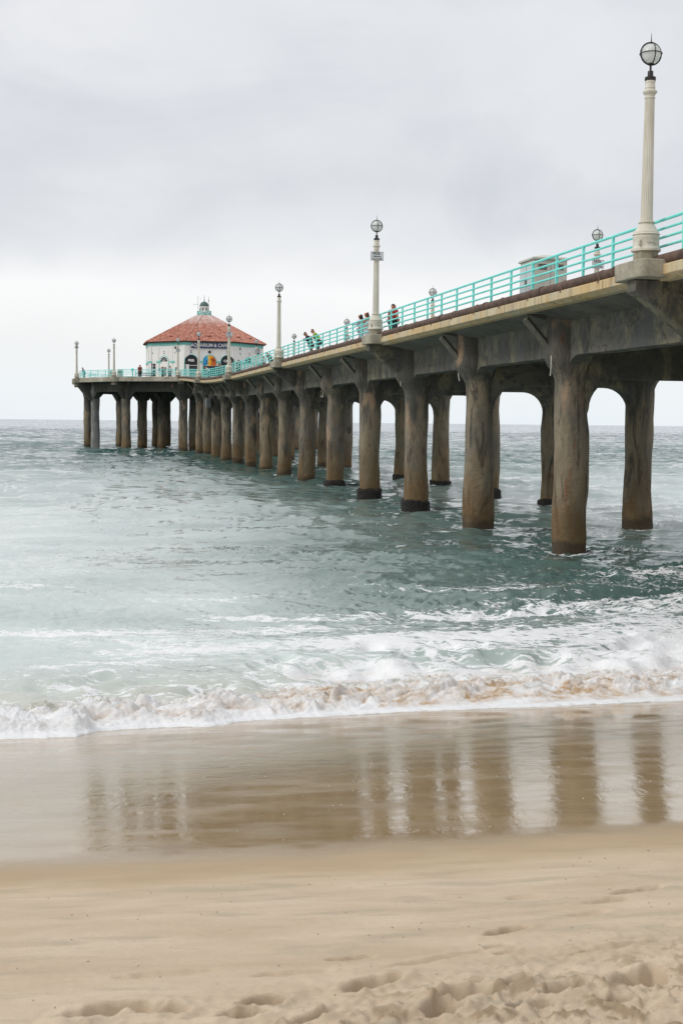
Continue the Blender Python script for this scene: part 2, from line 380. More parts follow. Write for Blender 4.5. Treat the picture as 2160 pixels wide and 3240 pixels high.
    for q in kn:
        an,to=q[2],q[3]; skin_mesh('shoe',[chain((an[0]-.02,an[1],.05*k,.05*k),(to[0]+.02,to[1],.04*k,.042*k))],M['shoe'],root)
    return root
def on_deck(u,v): return pw(u,v,zd(u)-.07)
def facing(dx,dy): return math.atan2(dy,dx)
# directions: towards camera-side edge of pier is +v = (-cosYAW,-sinYAW)
NV=Vector((-math.cos(YAW),-math.sin(YAW),0)); AV=Vector((-math.sin(YAW),math.cos(YAW),0))
def rzdir(a,n): d=AV*a+NV*n; return math.atan2(d.y,d.x)
# ================================================================== PIER
pier=empty('pier',pw(0,0,0),PROT,'long concrete pier on tapering columns, carrying an octagonal cafe at its round end','pier')
U0,U1=-44.07,UC-16
def sweep(name,us,sec,mat,flat=False,bev=0,sm=False):      # section points (v,dz) swept along u following the deck
    mb=MB(); n=len(sec); vs=[]
    for u in us:
        z=zd(u)
        for v,dz in sec: vs.append((u,v,z+dz))
    fs=[]
    for i in range(len(us)-1):
        for k in range(n):
            l=(k+1)%n; fs.append((i*n+k,i*n+l,(i+1)*n+l,(i+1)*n+k))
    fs+=[tuple(range(n)),tuple((len(us)-1)*n+k for k in range(n))]
    mb.add(vs,fs); return mb.build(name,mat,pier,smooth=sm,bevel=bev)
def lsp(a,b,step): n=max(1,int(round((b-a)/step))); return [a+(b-a)*i/n for i in range(n+1)]
HALL=UC-20.2
sweep('deck',lsp(U0,HALL-1.2,2.0),[(-5.4,-.07),(5.4,-.07),(5.4,-.5),(-5.4,-.5)],M['deck'])
for sgn in (1,-1):
    nb=0
    for k in range(-4,15):
        a,b=k*BAY+.01,(k+1)*BAY-.01
        b=min(b,HALL-.4)
        sec=[(sgn*5.41,-.10),(sgn*5.41,-.52),(sgn*5.72,-.52),(sgn*5.95,-.40),(sgn*5.95,-.15),(sgn*5.9,-.12)]
        sweep('edge_slab',lsp(a,b,2.0),sec,M['fascia'],bev=.012)
def irregular_column(u,v,zt,seed,rb=.6,outward=1,zb=-1.6,mat='column',name='column',rot=0,neck=2.9,flare=.38):
    zs=list(np.linspace(zb,zt-neck-.25,15))+list(np.linspace(zt-neck,zt-.45,11)); n=22; vs=[]
    for i,z in enumerate(zs):
        f=float(sst(zt-neck-.1,zt-neck+.95,z)); 
        prof=rb*(1.0+.05*math.sin((z+seed)*.9)+.07*float(sst(3.2,0,z)))
        cx=.07*float(pn(z*.35,seed*3.3,1)); cy=.07*float(pn(z*.35,seed*3.3,5))
        for k in range(n):
            t=2*math.pi*k/n; c,s=math.cos(t),math.sin(t); p=2.6
            q=(abs(c)**p+abs(s)**p)**(-1/p)
            r=prof*q*(1+.07*float(pn(z*.8,k/n*6.28*.9+seed*7,2))+.03*float(pn(z*2.6,k*.7+seed,7)))
            x,y=r*c,r*s
            out=s*outward
            bul=.13*math.exp(-((z-(zt-2.15))/.45)**2); y+= ((flare*f+bul)*max(0,out))*outward
            x*= 1+.44*f+.12*math.exp(-((z-(zt-2.15))/.45)**2)-.16*float(sst(zt-1.5,zt-.7,z))
            vs.append((u+x*math.cos(rot)-y*math.sin(rot)+cx,v+x*math.sin(rot)+y*math.cos(rot)+cy,z))
    fs=[(i*n+k,i*n+(k+1)%n,(i+1)*n+(k+1)%n,(i+1)*n+k) for i in range(len(zs)-1) for k in range(n)]
    fs+=[tuple(range(n))[::-1],tuple((len(zs)-1)*n+k for k in range(n))]
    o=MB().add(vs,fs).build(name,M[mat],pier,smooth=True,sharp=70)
    return o
def collar(u,v,seed,rb=.62,h=.62,rot=0):
    zs=[-.6,-.2,.1,.35,h*.85,h]; n=26; vs=[]
    for i,z in enumerate(zs):
        for k in range(n):
            t=2*math.pi*k/n; c,s=math.cos(t),math.sin(t); q=(abs(c)**2.6+abs(s)**2.6)**(-1/2.6)
            r=rb*q*1.04+.10+.05*float(pn(k*.9,z*4+seed,3))-(.11 if i==5 else 0)
            zz=z+(.10*float(pn(k*.8,seed*5,4)) if i>=4 else 0)
            vs.append((u+r*c,v+r*s,zz))
    fs=[(i*n+k,i*n+(k+1)%n,(i+1)*n+(k+1)%n,(i+1)*n+k) for i in range(len(zs)-1) for k in range(n)]+[tuple((len(zs)-1)*n+k for k in range(n))]
    return MB().add(vs,fs).build('mussel_crust',M['mussel'],pier,smooth=True)
CV=3.78
for k in range(-4,15):
    u=k*BAY; z=zd(u); m=1
    rs=random.Random(k+50)
    cols={}
    for sgn in (1,-1):
        c=irregular_column(u,sgn*CV,z,k*1.7+(9 if sgn<0 else 0)+11,rb=.585+rs.uniform(-.03,.03),outward=sgn,neck=2.85+rs.uniform(-.15,.15))
        cols[sgn]=c
        if (sgn>0 and k in (3,4,5,2)) or (sgn<0 and k in (3,4,5,6,7)): 
            if not(sgn>0 and k==2): collar(u,sgn*CV,k+sgn*.3)
        tag(c,None)
    # transverse cap with an arched opening between the two columns
    zt=z-.62; zb=z-2.82
    poly=[(-4.25,zt),(-4.3,z-2.3),(-4.1,z-2.7),(-3.75,z-2.95),(-3.6,z-4.1),(-3.36,z-4.1)]
    for i in range(0,9):
        a=math.pi/2*i/8; poly.append((-3.30+1.13*(1-math.cos(a)),z-3.9+1.08*math.sin(a)))
    poly+= [(-p,q) for p,q in reversed(poly)]
    MB().prism(poly,lambda p,q,w:(u+w,p,q),-.48,.48).build('cap_beam',M['beam'],pier,bevel=.07)
    # edge girders to the next bent
    if k<14:
        for sgn in (1,-1):
            ua,ub=u+.42,u+BAY-.42; L=ub-ua; poly=[]
            za,zb_=zd(u),zd(u+BAY); zf=lambda x:za+(zb_-za)*(x-u)/BAY
            for i in range(7):
                a=math.pi/2*i/6; x=ua+1.0*(1-math.cos(a)); poly.append((x,zf(x)-3.0+.97*math.sin(a)))
            poly+= [((ua+ub)/2,zf((ua+ub)/2)-2.03)]
            for i in range(6,-1,-1):
                a=math.pi/2*i/6; x=ub-1.0*(1-math.cos(a)); poly.append((x,zf(x)-3.0+.97*math.sin(a)))
            poly+=[(ub,zf(ub)-.62),(ua,zf(ua)-.62)]
            MB().prism(poly,lambda p,q,w:(p,w,q),sgn*(CV-.33),sgn*(CV+.40)).build('edge_girder',M['beam'],pier,bevel=.05)
    # bracket from the column head to the slab edge
    for sgn in (1,-1):
        if k%3==0:
            poly=[(4.0,z-2.35),(4.2,z-2.4),(6.15,z-.98),(6.45,z-.80),(6.45,z-.49),(4.0,z-.49)]
            MB().prism([(p*sgn,q) for p,q in poly],lambda p,q,w:(u+w,p,q),-.3,.3).build('lamp_bracket',M['beam'],pier,bevel=.03)
            # rounded concrete pedestal for the lamp
            pts=[]
            for (cx,cy,a0) in ((.70,6.37,0),(-.70,6.37,90)):
                for i in range(6):
                    a=R(a0+90*i/5); pts.append((cx+.24*math.cos(a),(cy+.24*math.sin(a))))
            pts+=[(-.94,5.42),(.94,5.42)]
            if k<15: MB().prism([(p,q*sgn) for p,q in pts],lambda p,q,w:(u+p,q,w),z-.48,z+.0).build('lamp_pedestal',M['pedestal'],pier,bevel=.03)
        else:
            d=Vector((0,sgn*1.62,1.62)).normalized(); a=Vector((u,sgn*4.45,z-2.0)); b=Vector((u,sgn*5.6,z-.72))
            MB().tube([a,b],.15,4).build('slab_strut',M['under'],pier)
# slab underside between the girders is the deck; cross joists under it
for k in range(-4,14):
    for j in (1,2,3):
        u=k*BAY+BAY*j/4; z=zd(u)
        MB().box((u,0,z-.86),(.3,2*CV-.8,.5)).build('joist',M['under'],pier)
for k in range(-4,14):                     # slab soffit of the cantilevers
    for sgn in (1,-1):
        a,b=k*BAY+.5,(k+1)*BAY-.5
        if k%3==0 : a+=0
        sweep('slab_soffit',lsp(a,b,2),[(sgn*4.15,-.504),(sgn*5.40,-.504),(sgn*5.40,-.53),(sgn*4.15,-.80)],M['under'])
# white crack repairs on the column heads
def crack(pts,r=.028):
    MB().tube(pts,r,6).build('crack_repair',M['repair'],pier,smooth=True)
z=zd(BAY)
for (k,pl) in ((1,[(-.30,.02,-1.75),(-.36,.06,-1.95),(-.36,.06,-2.25),(-.28,.03,-2.5),(-.12,.0,-2.72)]),(3,[(-.3,.05,-1.9),(-.33,.05,-2.2),(-.2,.03,-2.45),(-.1,.02,-2.6)]),(2,[(.55,-.05,-2.0),(.6,-.05,-2.3),(.57,-.1,-2.6)]),(5,[(.2,.05,-2.4),(.3,.05,-2.8),(-.2,.02,-2.85),(-.28,.02,-2.5)])):
    u=k*BAY; zz=zd(u); crack([(u+a,CV+.89+b,zz+c) for a,b,c in pl])
# ---- round head: 12-sided deck on two rings of columns
zh=zd(200)
def hp(t,r): a=R(t); return (UC-r*math.cos(a),r*math.sin(a))
ANG=[15+30*i for i in range(12)]
rim=[hp(t,RH-.45) for t in ANG]
MB().prism([hp(t,RH-.9) for t in ANG],lambda p,q,w:(p,q,w),zh-.6,zh-.07).build('head_deck',M['deck'],pier)
for i,t in enumerate(ANG):
    if t==345: continue
    t2=t+30
    a,b=hp(t,1),hp(t2,1)
    o1,o2=hp(t,RH-.10),hp(t2,RH-.10); i1,i2=hp(t,RH-.92),hp(t2,RH-.92)
    m1,m2=hp(t,RH-.30),hp(t2,RH-.30)
    for (oo1,oo2,z0,z1) in ((o1,o2,zh-.62,zh-.26),(m1,m2,zh-.26,zh+.10)):
        MB().add([(*oo1,z0),(*oo2,z0),(*i2,z0),(*i1,z0),(*oo1,z1),(*oo2,z1),(*i2,z1),(*i1,z1)],[(0,1,2,3),(4,5,6,7),(0,1,5,4),(1,2,6,5),(2,3,7,6),(3,0,4,7)]).build('head_rim',M['headrim'],pier,bevel=.03)
for i,t in enumerate(ANG):
    a=R(t); cx,cy=hp(t,19.7 if t in(105,255) else 18.6 if t in (75,285) else 18.95); ix,iy=hp(t,10.6); rad=Vector((-math.cos(a),math.sin(a),0)); rot=math.atan2(rad.y,rad.x)-math.pi/2
    irregular_column(cx,cy,zh,t*.37,rb=.66,outward=1,rot=rot,mat='whitecol' if t==75 else 'column',name='head_column',neck=3.2,flare=.1)
    irregular_column(ix,iy,zh,t*.61+3,rb=.62,outward=1,rot=rot,name='head_column',neck=3.2,flare=.1)
    tx=Vector((-rad.y,rad.x,0))
    # radial beam with cantilevered bracket and 45 degree haunches
    poly=[(9.6,zh-.62),(9.6,zh-3.3),(11.3,zh-3.3),(12.2,zh-2.25),(17.2,zh-2.25),(18.3,zh-3.4),(19.5,zh-3.4),(21.45,zh-1.0),(21.45,zh-.63)]
    fn=lambda p,q,w:(UC+rad.x*p+tx.x*w,rad.y*p+tx.y*w,q)
    MB().prism(poly,fn,-.4,.4).build('radial_beam',M['headbeam'],pier,bevel=.04)
    t2=t+30
    for rr,dn,hn in ((18.95,2.15,1.05),(10.6,2.15,.8)):
        pa,pb=Vector((*hp(t,rr),0)),Vector((*hp(t2,rr),0)); d=(pb-pa); Ln=d.length; d.normalize(); nn=Vector((-d.y,d.x,0))
        poly=[(.4,zh-.63),(.4,zh-dn-hn),(.75,zh-dn-hn),(.75+hn*.9,zh-dn),(Ln-.75-hn*.9,zh-dn),(Ln-.75,zh-dn-hn),(Ln-.4,zh-dn-hn),(Ln-.4,zh-.63)]
        MB().prism(poly,lambda p,q,w:(pa.x+d.x*p+nn.x*w,pa.y+d.y*p+nn.y*w,q),-.36,.36).build('ring_beam',M['headbeam'],pier,bevel=.04)
    if t!=15 and t!=345:
        ox,oy=hp(t,RH); MB().prism([(-.62,-.55),(.62,-.55),(.62,.5),(.45,.68),(-.45,.68),(-.62,.5)],lambda p,q,w:(ox+tx.x*p+rad.x*q,oy+tx.y*p+rad.y*q,w),zh-.68,zh-.02).build('lamp_pedestal',M['pedestal'],pier,bevel=.03)
        MB().prism([(-.3,-.8),(.3,-.8),(.3,.35),(-.3,.35)],lambda p,q,w:(ox+tx.x*p+rad.x*q,oy+tx.y*p+rad.y*q,w),zh-1.15,zh-.68).build('corbel',M['pedestal'],pier,bevel=.05)
# electrical cabinet strapped to a pier column (grey box)
u=11*BAY; zz=zd(u)
jb=empty('junction_box',pw(u+BAY-.3,CV+1.1,zd(u+BAY)-2.95),PROT,'grey metal box fixed high on a pier column near the round head','electrical box')
MB().box((0,0,0),(1.5,.5,1.25)).build('box_body',M['boxgrey'],jb,bevel=.03); MB().box((0,.265,0),(1.3,.03,1.05)).build('box_door',M['boxgrey'],jb,bevel=.01)
# ---- drain pipe along the near edge
pipe=empty('drain_pipe',pw(0,0,0),PROT,'rust brown pipe strapped along the left edge of the pier deck','pipe')
us=lsp(U0,HALL-.3,1.5); mb=MB(); mb.tube([(u,5.78,zd(u)+.03) for u in us],.155,12)
for u in lsp(U0+3,HALL-3,6.3): mb.tube([(u-.09,5.78,zd(u)+.03),(u+.09,5.78,zd(u+.1)+.03)],.18,12)
mb.build('pipe_run',M['pipe'],pipe,smooth=True)
ue,ve=HALL-.3,5.78
MB().tube([(ue,ve,zh+.03),(ue+.5,ve+.1,zh+.05),(ue+.9,ve+.5,zh-.05),(ue+1.0,ve+.8,zh-.6),(ue+1.0,ve+.9,zh-1.6)],.16,10).build('pipe_elbow',M['pipe'],pipe,smooth=True)
MB().tube([(ue+.9,ve+.3,zh-.2),(ue+.9,ve+.3,zh+1.0)],.13,10).tube([(ue+.9,ve+.3,zh+.55),(ue+.9,ve+.3,zh+.7)],.2,10).tube([(ue+.9,ve+.3,zh+1.0),(ue+.9,ve+.3,zh+1.55)],[.19,.15],10).build('standpipe',M['pipe'],pipe,smooth=True)
STR=[BAY*k/7*1.0+.4 for k in range(-28,105)]
for u in STR[10::2][:100]:
    if u>HALL-1: continue
    zc=zd(u)+.03; pts=[(u,5.78+.168*math.cos(a),zc+.168*math.sin(a)) for a in [R(x) for x in (200,150,110,75,40,0,-40)]]+[(u,5.93,zc-.2)]
    MB().tube(pts,.014,4).box((u,5.93,zc-.19),(.12,.1,.05)).build('pipe_strap',M['strap'],pipe)
# ---- railings
def post(parent,u,v,z,rz=0,h=1.18,d=(.05,.065)):
    MB().box((u,v,z+h/2),(d[0],d[1],h),rz).build('post',M['turq'],parent)
def rail_run(name,pts,parent,posts,nrail=4,gap=.24,top=1.20,rad=.042):
    for j in range(nrail):
        r=rad*1.1 if j==0 else rad*.9
        MB().tube([(p[0],p[1],p[2]+top-gap*j) for p in pts],r,8).build('top_rail' if j==0 else 'rail',M['turq'],parent,smooth=True)
    for p in posts: MB().box((p[0],p[1],p[2]+(top-.08)/2-.02),(.075,.075,top+.08),p[3]).build('post',M['turq'],parent)
names=['out past the right end of the picture','between the nearest tall lamp and the second one','between the second and third lamps where a couple leans over','between the third and fourth lamps from the right','where the deck begins to climb past the fourth lamp','on the last straight stretch before the round head']
for i in range(-1,5):
    a,b=i*SP,(i+1)*SP
    if i==4: b=HALL+.6
    if i==-1: a=-SP
    rt=empty('railing',pw(0,0,0),PROT,'turquoise pipe railing '+names[i+1],'railing','railings along the pier')
    n=14; pp=[(u,5.5,zd(u)) for u in lsp(a+.02,b-.02,2.3)]
    st=(b-a)/n; rail_run('r',pp,rt,[(a+st*(j+.5),5.5,zd(a+st*(j+.5)),0) for j in range(n)])
far=empty('railing',pw(0,0,0),PROT,'turquoise pipe railing along the far side of the deck behind the people','railing','railings along the pier')
rail_run('r',[(u,-5.5,zd(u)) for u in lsp(0,HALL,3)],far,[(1.2+2.36*j,-5.5,zd(1.2+2.36*j),0) for j in range(70)])
hn={15:'from the dark standpipe to the next lamp on the round head',45:'on the left corner of the round head beside the man in blue',75:'seen end on at the far left of the round head',105:'behind the far left corner of the round head',135:'round the back left of the round head',165:'at the very back of the round head behind the cafe',195:'at the back right of the round head behind the cafe',225:'round the right back side of the round head',255:'on the right side of the round head hidden by the pier',285:'on the right of the round head beyond the straight deck',315:'on the near right side of the round head'}
for t,nm in hn.items():
    rt=empty('railing',pw(0,0,0),PROT,'turquoise pipe railing '+nm,'railing','railings along the pier')
    A_,B_=Vector((*hp(t,RH-.55),zh)),Vector((*hp(t+30,RH-.55),zh)); ang=math.atan2(B_.y-A_.y,B_.x-A_.x)
    rail_run('r',[tuple(A_.lerp(B_,x)) for x in (0.02,.5,.98)],rt,[(*A_.lerp(B_,(j+.5)/5),ang) for j in range(5)],top=1.22)
# ---- lamps
def make_lamp(label,sign=None):
    g=empty('street_lamp',(0,0,0),0,label,'lamp','white fluted lamps on the pier')
    MB().lathe([(.36,0),(.36,.285)],8).build('plinth',M['plinth'],g,bevel=.015)
    MB().lathe([(.37,.285),(.40,.30),(.40,.36),(.37,.39),(.355,.42),(.352,.60),(.36,.62),(.362,.69),(.335,.73),(.375,.75),(.365,.77),(.33,.80)],32).build('base',M['lamp_paint'],g,smooth=True)
    MB().lathe([(.34,.80),(.33,.83),(.24,.97),(.19,1.05),(.19,1.06),(.225,1.07),(.225,1.10),(.19,1.115)],32,flute=.06,fz=(.82,1.0)).build('base_cone',M['lamp_paint'],g,smooth=True)
    # scroll ornament
    o=MB()
    for s in (-1,1):
        o.tube([(-.357-.004,s*(.02+.02*i),.52+.02*math.sin(i*1.3)) for i in range(8)],.012,5)
    o.build('ornament',M['lamp_paint'],g,smooth=True)
    MB().box((-.24,.285,.51),(.16,.05,.16),R(-50)).build('hatch',M['lamp_paint'],g,bevel=.01)
    MB().lathe([(.165,1.11),(.168,1.18),(.166,1.19),(.150,2.6),(.132,4.34),(.13,4.36),(.132,4.40)],40,flute=.075,fz=(1.185,4.35)).build('shaft',M['lamp_paint'],g,smooth=True,sharp=20)
    MB().lathe([(.13,4.40),(.145,4.405),(.145,4.43),(.13,4.445),(.135,4.50),(.185,4.555),(.192,4.57),(.192,4.60),(.15,4.625),(.138,4.64),(.138,4.68),(.145,4.69),(.138,4.70),(.136,4.74),(.132,4.75),(.132,4.82),(.14,4.83),(.14,4.86),(.132,4.88)],32).build('capital',M['lamp_paint'],g,smooth=True)
    MB().lathe([(.145,4.88),(.15,4.89),(.15,4.97),(.14,4.98),(.078,4.985),(.076,5.12),(.07,5.14),(.03,5.15),(.03,5.30),(.05,5.31)],20).build('cap',M['dark_metal'],g,smooth=True)
    MB().sphere((0,0,5.6),.262,28,18).build('globe',M['globe'],g,smooth=True)
    c=MB(); ra=.295; circ=[R(x*10) for x in range(36)]
    c.tube([(0,ra*math.cos(a),5.6+ra*math.sin(a)) for a in circ],.023,8,closed=True)
    c.tube([(ra*math.cos(a),0,5.6+ra*math.sin(a)) for a in circ],.015,8,closed=True)
    c.tube([(ra*math.cos(a),ra*math.sin(a),5.6) for a in circ],.015,8,closed=True)
    c.tube([(0,0,5.88),(0,0,6.0),(0,0,6.16)],[.022,.012,.004],6)
    c.lathe([(.10,5.32),(.09,5.345)],16)
    c.build('cage',M['dark_metal'],g,smooth=True)
    return g
def add_sign(g):
    s=MB().box((-.155,0,4.05),(.012,.66,.46)).build('sign',M['sign_white'],g,bevel=.004)
    MB().box((-.1555,0,4.27),(.0135,.67,.012)).box((-.1555,0,3.83),(.0135,.67,.012)).box((-.1555,.33,4.05),(.0135,.012,.45)).box((-.1555,-.33,4.05),(.0135,.012,.45)).build('sign_border',M['ink'],s)
    rot=(R(90),0,R(-90))
    text_obj('lettering','NO',.19,M['ink'],s,(-.168,.09,4.185),rot,.002,.004)
    text_obj('lettering','FISHING',.10,M['ink'],s,(-.168,0,4.03),rot,.002,.002,1.15)
    text_obj('lettering','ALLOWED',.10,M['ink'],s,(-.168,0,3.90),rot,.002,.002,1.1)
    c=[R(x*20) for x in range(18)]
    MB().tube([(-.166,-.10+.055*math.cos(a),4.185+.055*math.sin(a)) for a in c],.008,4,closed=True).tube([(-.166,-.14,4.15),(-.166,-.06,4.22)],.008,4).sphere((-.166,-.10,4.185),.03,8,6,(.2,1,.6)).build('symbol',M['ink'],s)
    return s
proto=make_lamp('tall white fluted lamp with a ball globe, nearest to the camera at the right')
proto2=make_lamp('x'); add_sign(proto2)
used=set()
def place_lamp(u,v,z,label,sign=False,rot=0):
    p=proto2 if sign else proto
    if p.name in used: o=copy_tree(p)
    else: o=p; used.add(p.name)
    o.location=pw(u,v,z); o.rotation_euler=(0,0,PROT+rot); o['label']=label
    return o
NL=['tall white fluted lamp with a ball globe, nearest to the camera at the right',
 'white lamp with a no fishing sign beside two women at the near rail','white lamp standing between the leaning couple and the cafe roof',
 'white lamp with a small sign in front of the right part of the cafe','white lamp rising in front of the blue cafe sign']
for i in range(5): place_lamp(i*SP,W,zd(i*SP),NL[i],i in (1,3))
FL={1:'far side lamp with a sign seen through the rail beside the tallest lamp',2:'far side lamp showing its globe left of the grey cabinet',3:'far side lamp with a sign between the couple and the two women',4:'far side lamp just right of the third near lamp'}
for i in range(1,5): place_lamp(i*SP,-W,zd(i*SP),FL[i],i in (1,3))
HL={15:('white lamp with a sign at the pipe end in front of the left cafe wall',1),45:('white lamp on the round head beside the pale green bins',0),75:('white lamp at the leftmost corner of the round head',0),105:('white lamp just behind the leftmost lamp of the round head',0),135:('smaller white lamp behind the bins at the back of the round head',0),
 165:('white lamp behind the cafe at the back of the round head',0),195:('white lamp behind the right part of the cafe',0),225:('white lamp at the back right of the round head',0),255:('white lamp on the far right side of the round head',0),285:('white lamp on the right side of the round head behind the deck edge',0),
 315:('lamp globe seen low through the rail between the third lamp and the couple',0),345:('small lamp with a sign before the right end of the cafe wall',1)}
for t,(l,s) in HL.items():
    u,v=hp(t,RH); rr=0 if t in (15,345) else 0
    if t in (15,345): v=math.copysign(W-.1,v)
    place_lamp(u,v,zh,l,bool(s),rr)
# ================================================================== CAFE (octagonal roundhouse)
RHX=empty('cafe_building',pw(UC,0,zh-.25),PROT,'white octagonal pier cafe with a red tiled roof and green domed cupola','building')
def ov(r,t,z): a=R(t); return Vector((-r*math.cos(a),r*math.sin(a),z))
RW,RE,HW=10.1,10.6,6.25
OA=[22.5+45*i for i in range(8)]
MB().prism([(ov(RW,t,0).x,ov(RW,t,0).y) for t in OA],lambda p,q,w:(p,q,w),0,HW+.1).build('wall',M['wall'],RHX)
# roof faces with barrel tiles
mb=MB(); NR=18; zt0,zt1=HW+.12,HW+5.05; r0,r1=RE+.1,1.05
for fi in range(8):
    ta,tb=OA[fi],OA[fi]+45
    A0,B0=ov(r0,ta,zt0),ov(r0,tb,zt0); A1,B1=ov(r1,ta,zt1),ov(r1,tb,zt1)
    nrm=(B0-A0).cross(A1-A0).normalized(); nrm=nrm if nrm.z>0 else -nrm
    wid=(B0-A0).length; ncol=34; sub=5; P=[]
    for j in range(NR+1):
        for half in (0,1):
            f=(j+(0 if half==0 else .96))/NR
            if f>1: f=1
            row=[]; fw=1-f*(1-r1/r0)
            for i in range(ncol*sub+1):
                s=i/(ncol*sub)      # fixed pitch measured from the middle
                x=(s-.5)*wid; lim=wid*fw/2; xx=max(-lim,min(lim,x))
                ph=(xx/wid*ncol+.5)%1.0
                hgt=.075*math.sin(math.pi*min(1,ph/.62)) if ph<.62 else -.02
                mid=(A0+B0)/2*(1-f)+(A1+B1)/2*f
                p=mid+(B0-A0).normalized()*xx+nrm*(hgt+(.055 if half==0 else 0)+.012*math.sin(i*3.1+j*1.7))
                row.append(p)
            P.append(row)
    n=ncol*sub+1; vs=[p for r in P for p in r]; fs=[]
    for a in range(len(P)-1):
        for i in range(n-1):
            if (vs[a*n+i]-vs[a*n+i+1]).length<1e-5 and (vs[(a+1)*n+i]-vs[(a+1)*n+i+1]).length<1e-5: continue
            fs.append((a*n+i,a*n+i+1,(a+1)*n+i+1,(a+1)*n+i))
    mb.add(vs,fs)
roof=mb.build('roof',M['tile'],RHX,smooth=True,norm=False,sharp=50)
for fi in range(8):
    a,b=ov(r0+.02,OA[fi],zt0+.06),ov(r1,OA[fi],zt1+.06); n=34
    pts=[a.lerp(b,i/n) for i in range(n+1)]
    MB().tube(pts,[.10+.025*(i%2) for i in range(n+1)],8).build('hip_tiles',M['tile'],RHX,smooth=True)
MB().prism([(ov(RE,t,0).x,ov(RE,t,0).y) for t in OA],lambda p,q,w:(p,q,w),HW+.02,HW+.13).build('eave_edge',M['tile_dark'],RHX)
MB().prism([(ov(RW+.12,t,0).x,ov(RW+.12,t,0).y) for t in OA],lambda p,q,w:(p,q,w),HW-.46,HW+.02).build('eave_band',M['band'],RHX)
# cupola
cup=MB().lathe([(.78,0),(.8,.1),(.76,.12),(.76,.95),(.86,1.0),(.86,1.08),(.7,1.1)],20,c=(0,0,zt1+.35)).build('cupola',M['white'],RHX,smooth=True)
MB().lathe([(.74,0),(.76,.06),(.74,.25),(.64,.5),(.42,.7),(.15,.82),(.07,.86),(.05,1.05),(.1,1.12),(.04,1.2),(.02,1.9)],20,c=(0,0,zt1+1.44)).build('dome',M['copper'],cup,smooth=True)
w=MB()
for i in range(8):
    a=R(22.5+45*i); w.box((.77*math.cos(a),.77*math.sin(a),zt1+.95),(.04,.2,.4),a)
w.build('cupola_vent',M['grille'],cup)
bl=MB().lathe([(1.2,-.02),(1.25,.05),(1.2,.12),(.9,.14)],16,c=(0,0,zt1))
for zz in (.3,.62): bl.tube([(1.15*math.cos(R(x*22.5)),1.15*math.sin(R(x*22.5)),zt1+zz) for x in range(16)],.05,6,closed=True)
for i in range(16): a=R(i*22.5); bl.box((1.15*math.cos(a),1.15*math.sin(a),zt1+.36),(.06,.06,.55),a)
bl.build('cupola_rail',M['band'],cup)
MB().box((-1.15,.05,zt1+.55),(.5,.28,.28),.1).tube([(-1.1,.05,zt1),(-1.1,.05,zt1+.45)],.05,6).build('horn',M['white'],RHX)
an=MB()
for (x,y,h) in ((-.1,1.05,3.2),(-.1,-.75,3.1),(-.7,.6,1.3)):
    an.tube([(x,y,zt1+.1),(x,y,zt1+h)],.022,5)
an.tube([(-.1,1.9,zt1+1.75),(-.1,1.0,zt1+1.75)],.02,5).tube([(-.1,.6,zt1+2.7),(-.1,.75,zt1+2.7)],.03,5).tube([(-.1,-.65,zt1+2.6),(-.1,-.8,zt1+2.2)],.05,5)
an.build('antenna',M['dark_metal'],RHX)
def face_frame(t):                      # t: face middle angle; returns fn(x right as seen from outside, z, out)
    a=R(t); nrm=Vector((-math.cos(a),math.sin(a),0)); rgt=Vector((-nrm.y,nrm.x,0)); ap=RW*math.cos(R(22.5))
    return lambda x,z,o=0: nrm*(ap+o)+rgt*x+Vector((0,0,z)), nrm, rgt
def arch(f,x,z0,zs,hw,o0,o1,name,mat,parent,seg=18):
    pts=[(x-hw,z0),(x+hw,z0)]+[(x+hw*math.cos(math.pi*i/seg),zs+hw*math.sin(math.pi*i/seg)) for i in range(seg+1)]
    return MB().prism(pts,lambda p,q,w:f(p,q,w),o0,o1).build(name,mat,parent)
def fbox(f,x,z,w,h,o0,o1): return [(x-w/2,z-h/2),(x+w/2,z-h/2),(x+w/2,z+h/2),(x-w/2,z+h/2)]
def plate(f,x,z,w,h,o0,o1,name,mat,parent,bev=0):
    return MB().prism(fbox(f,x,z,w,h,0,0),lambda p,q,ww:f(p,q,ww),o0,o1).build(name,mat,parent,bevel=bev)
def diamond(f,x,z,r,name,mat,parent): return MB().prism([(x-r,z),(x,z-r),(x+r,z),(x,z+r)],lambda p,q,w:f(p,q,w),-.02,.03).build(name,mat,parent)
BZ=3.15
for fi in range(8):
    t=45*fi; f,nrm,rgt=face_frame(t); HWD=RW*math.sin(R(22.5))
    # corner pilasters
    for s in (-1,1): plate(f,s*(HWD-.32),HW/2-.25,.5,HW-.5,-.05,.09,'pilaster',M['white'],RHX)
    if fi==0:
        for x in (-1.55,1.4): plate(f,x,HW/2-.25,.42,HW-.5,-.05,.07,'pilaster',M['white'],RHX)
        segs=[(-3.85,-3.75),(-1.82,-1.2),(1.15,1.75),(3.7,3.9)]
    elif fi in (1,7):
        for x in (-1.9,1.0): plate(f,x,HW/2-.25,.42,HW-.5,-.05,.07,'pilaster',M['white'],RHX)
        segs=[(-3.9,-3.2),(-2.2,-1.2),(.7,1.6)] if fi==1 else [(-3.9,-.6),(1.1,3.9)]
    else: segs=[(-3.9,3.9)]
    for a,b in segs: plate(f,(a+b)/2,BZ,b-a,.3,-.05,.12,'wall_band',M['band'],RHX)
f,nrm,rgt=face_frame(0); ang0=math.pi   # front face looks down the pier
rotT=(R(90),0,math.atan2(rgt.y,rgt.x))
sg=plate(f,-.08,5.75,5.75,.86,.13,.24,'name_sign',M['navy'],RHX)
text_obj('lettering','AQUARIUM & CAFE',.78,M['white'],sg,f(-.08,5.77,.26),rotT,.01,.012,.86)
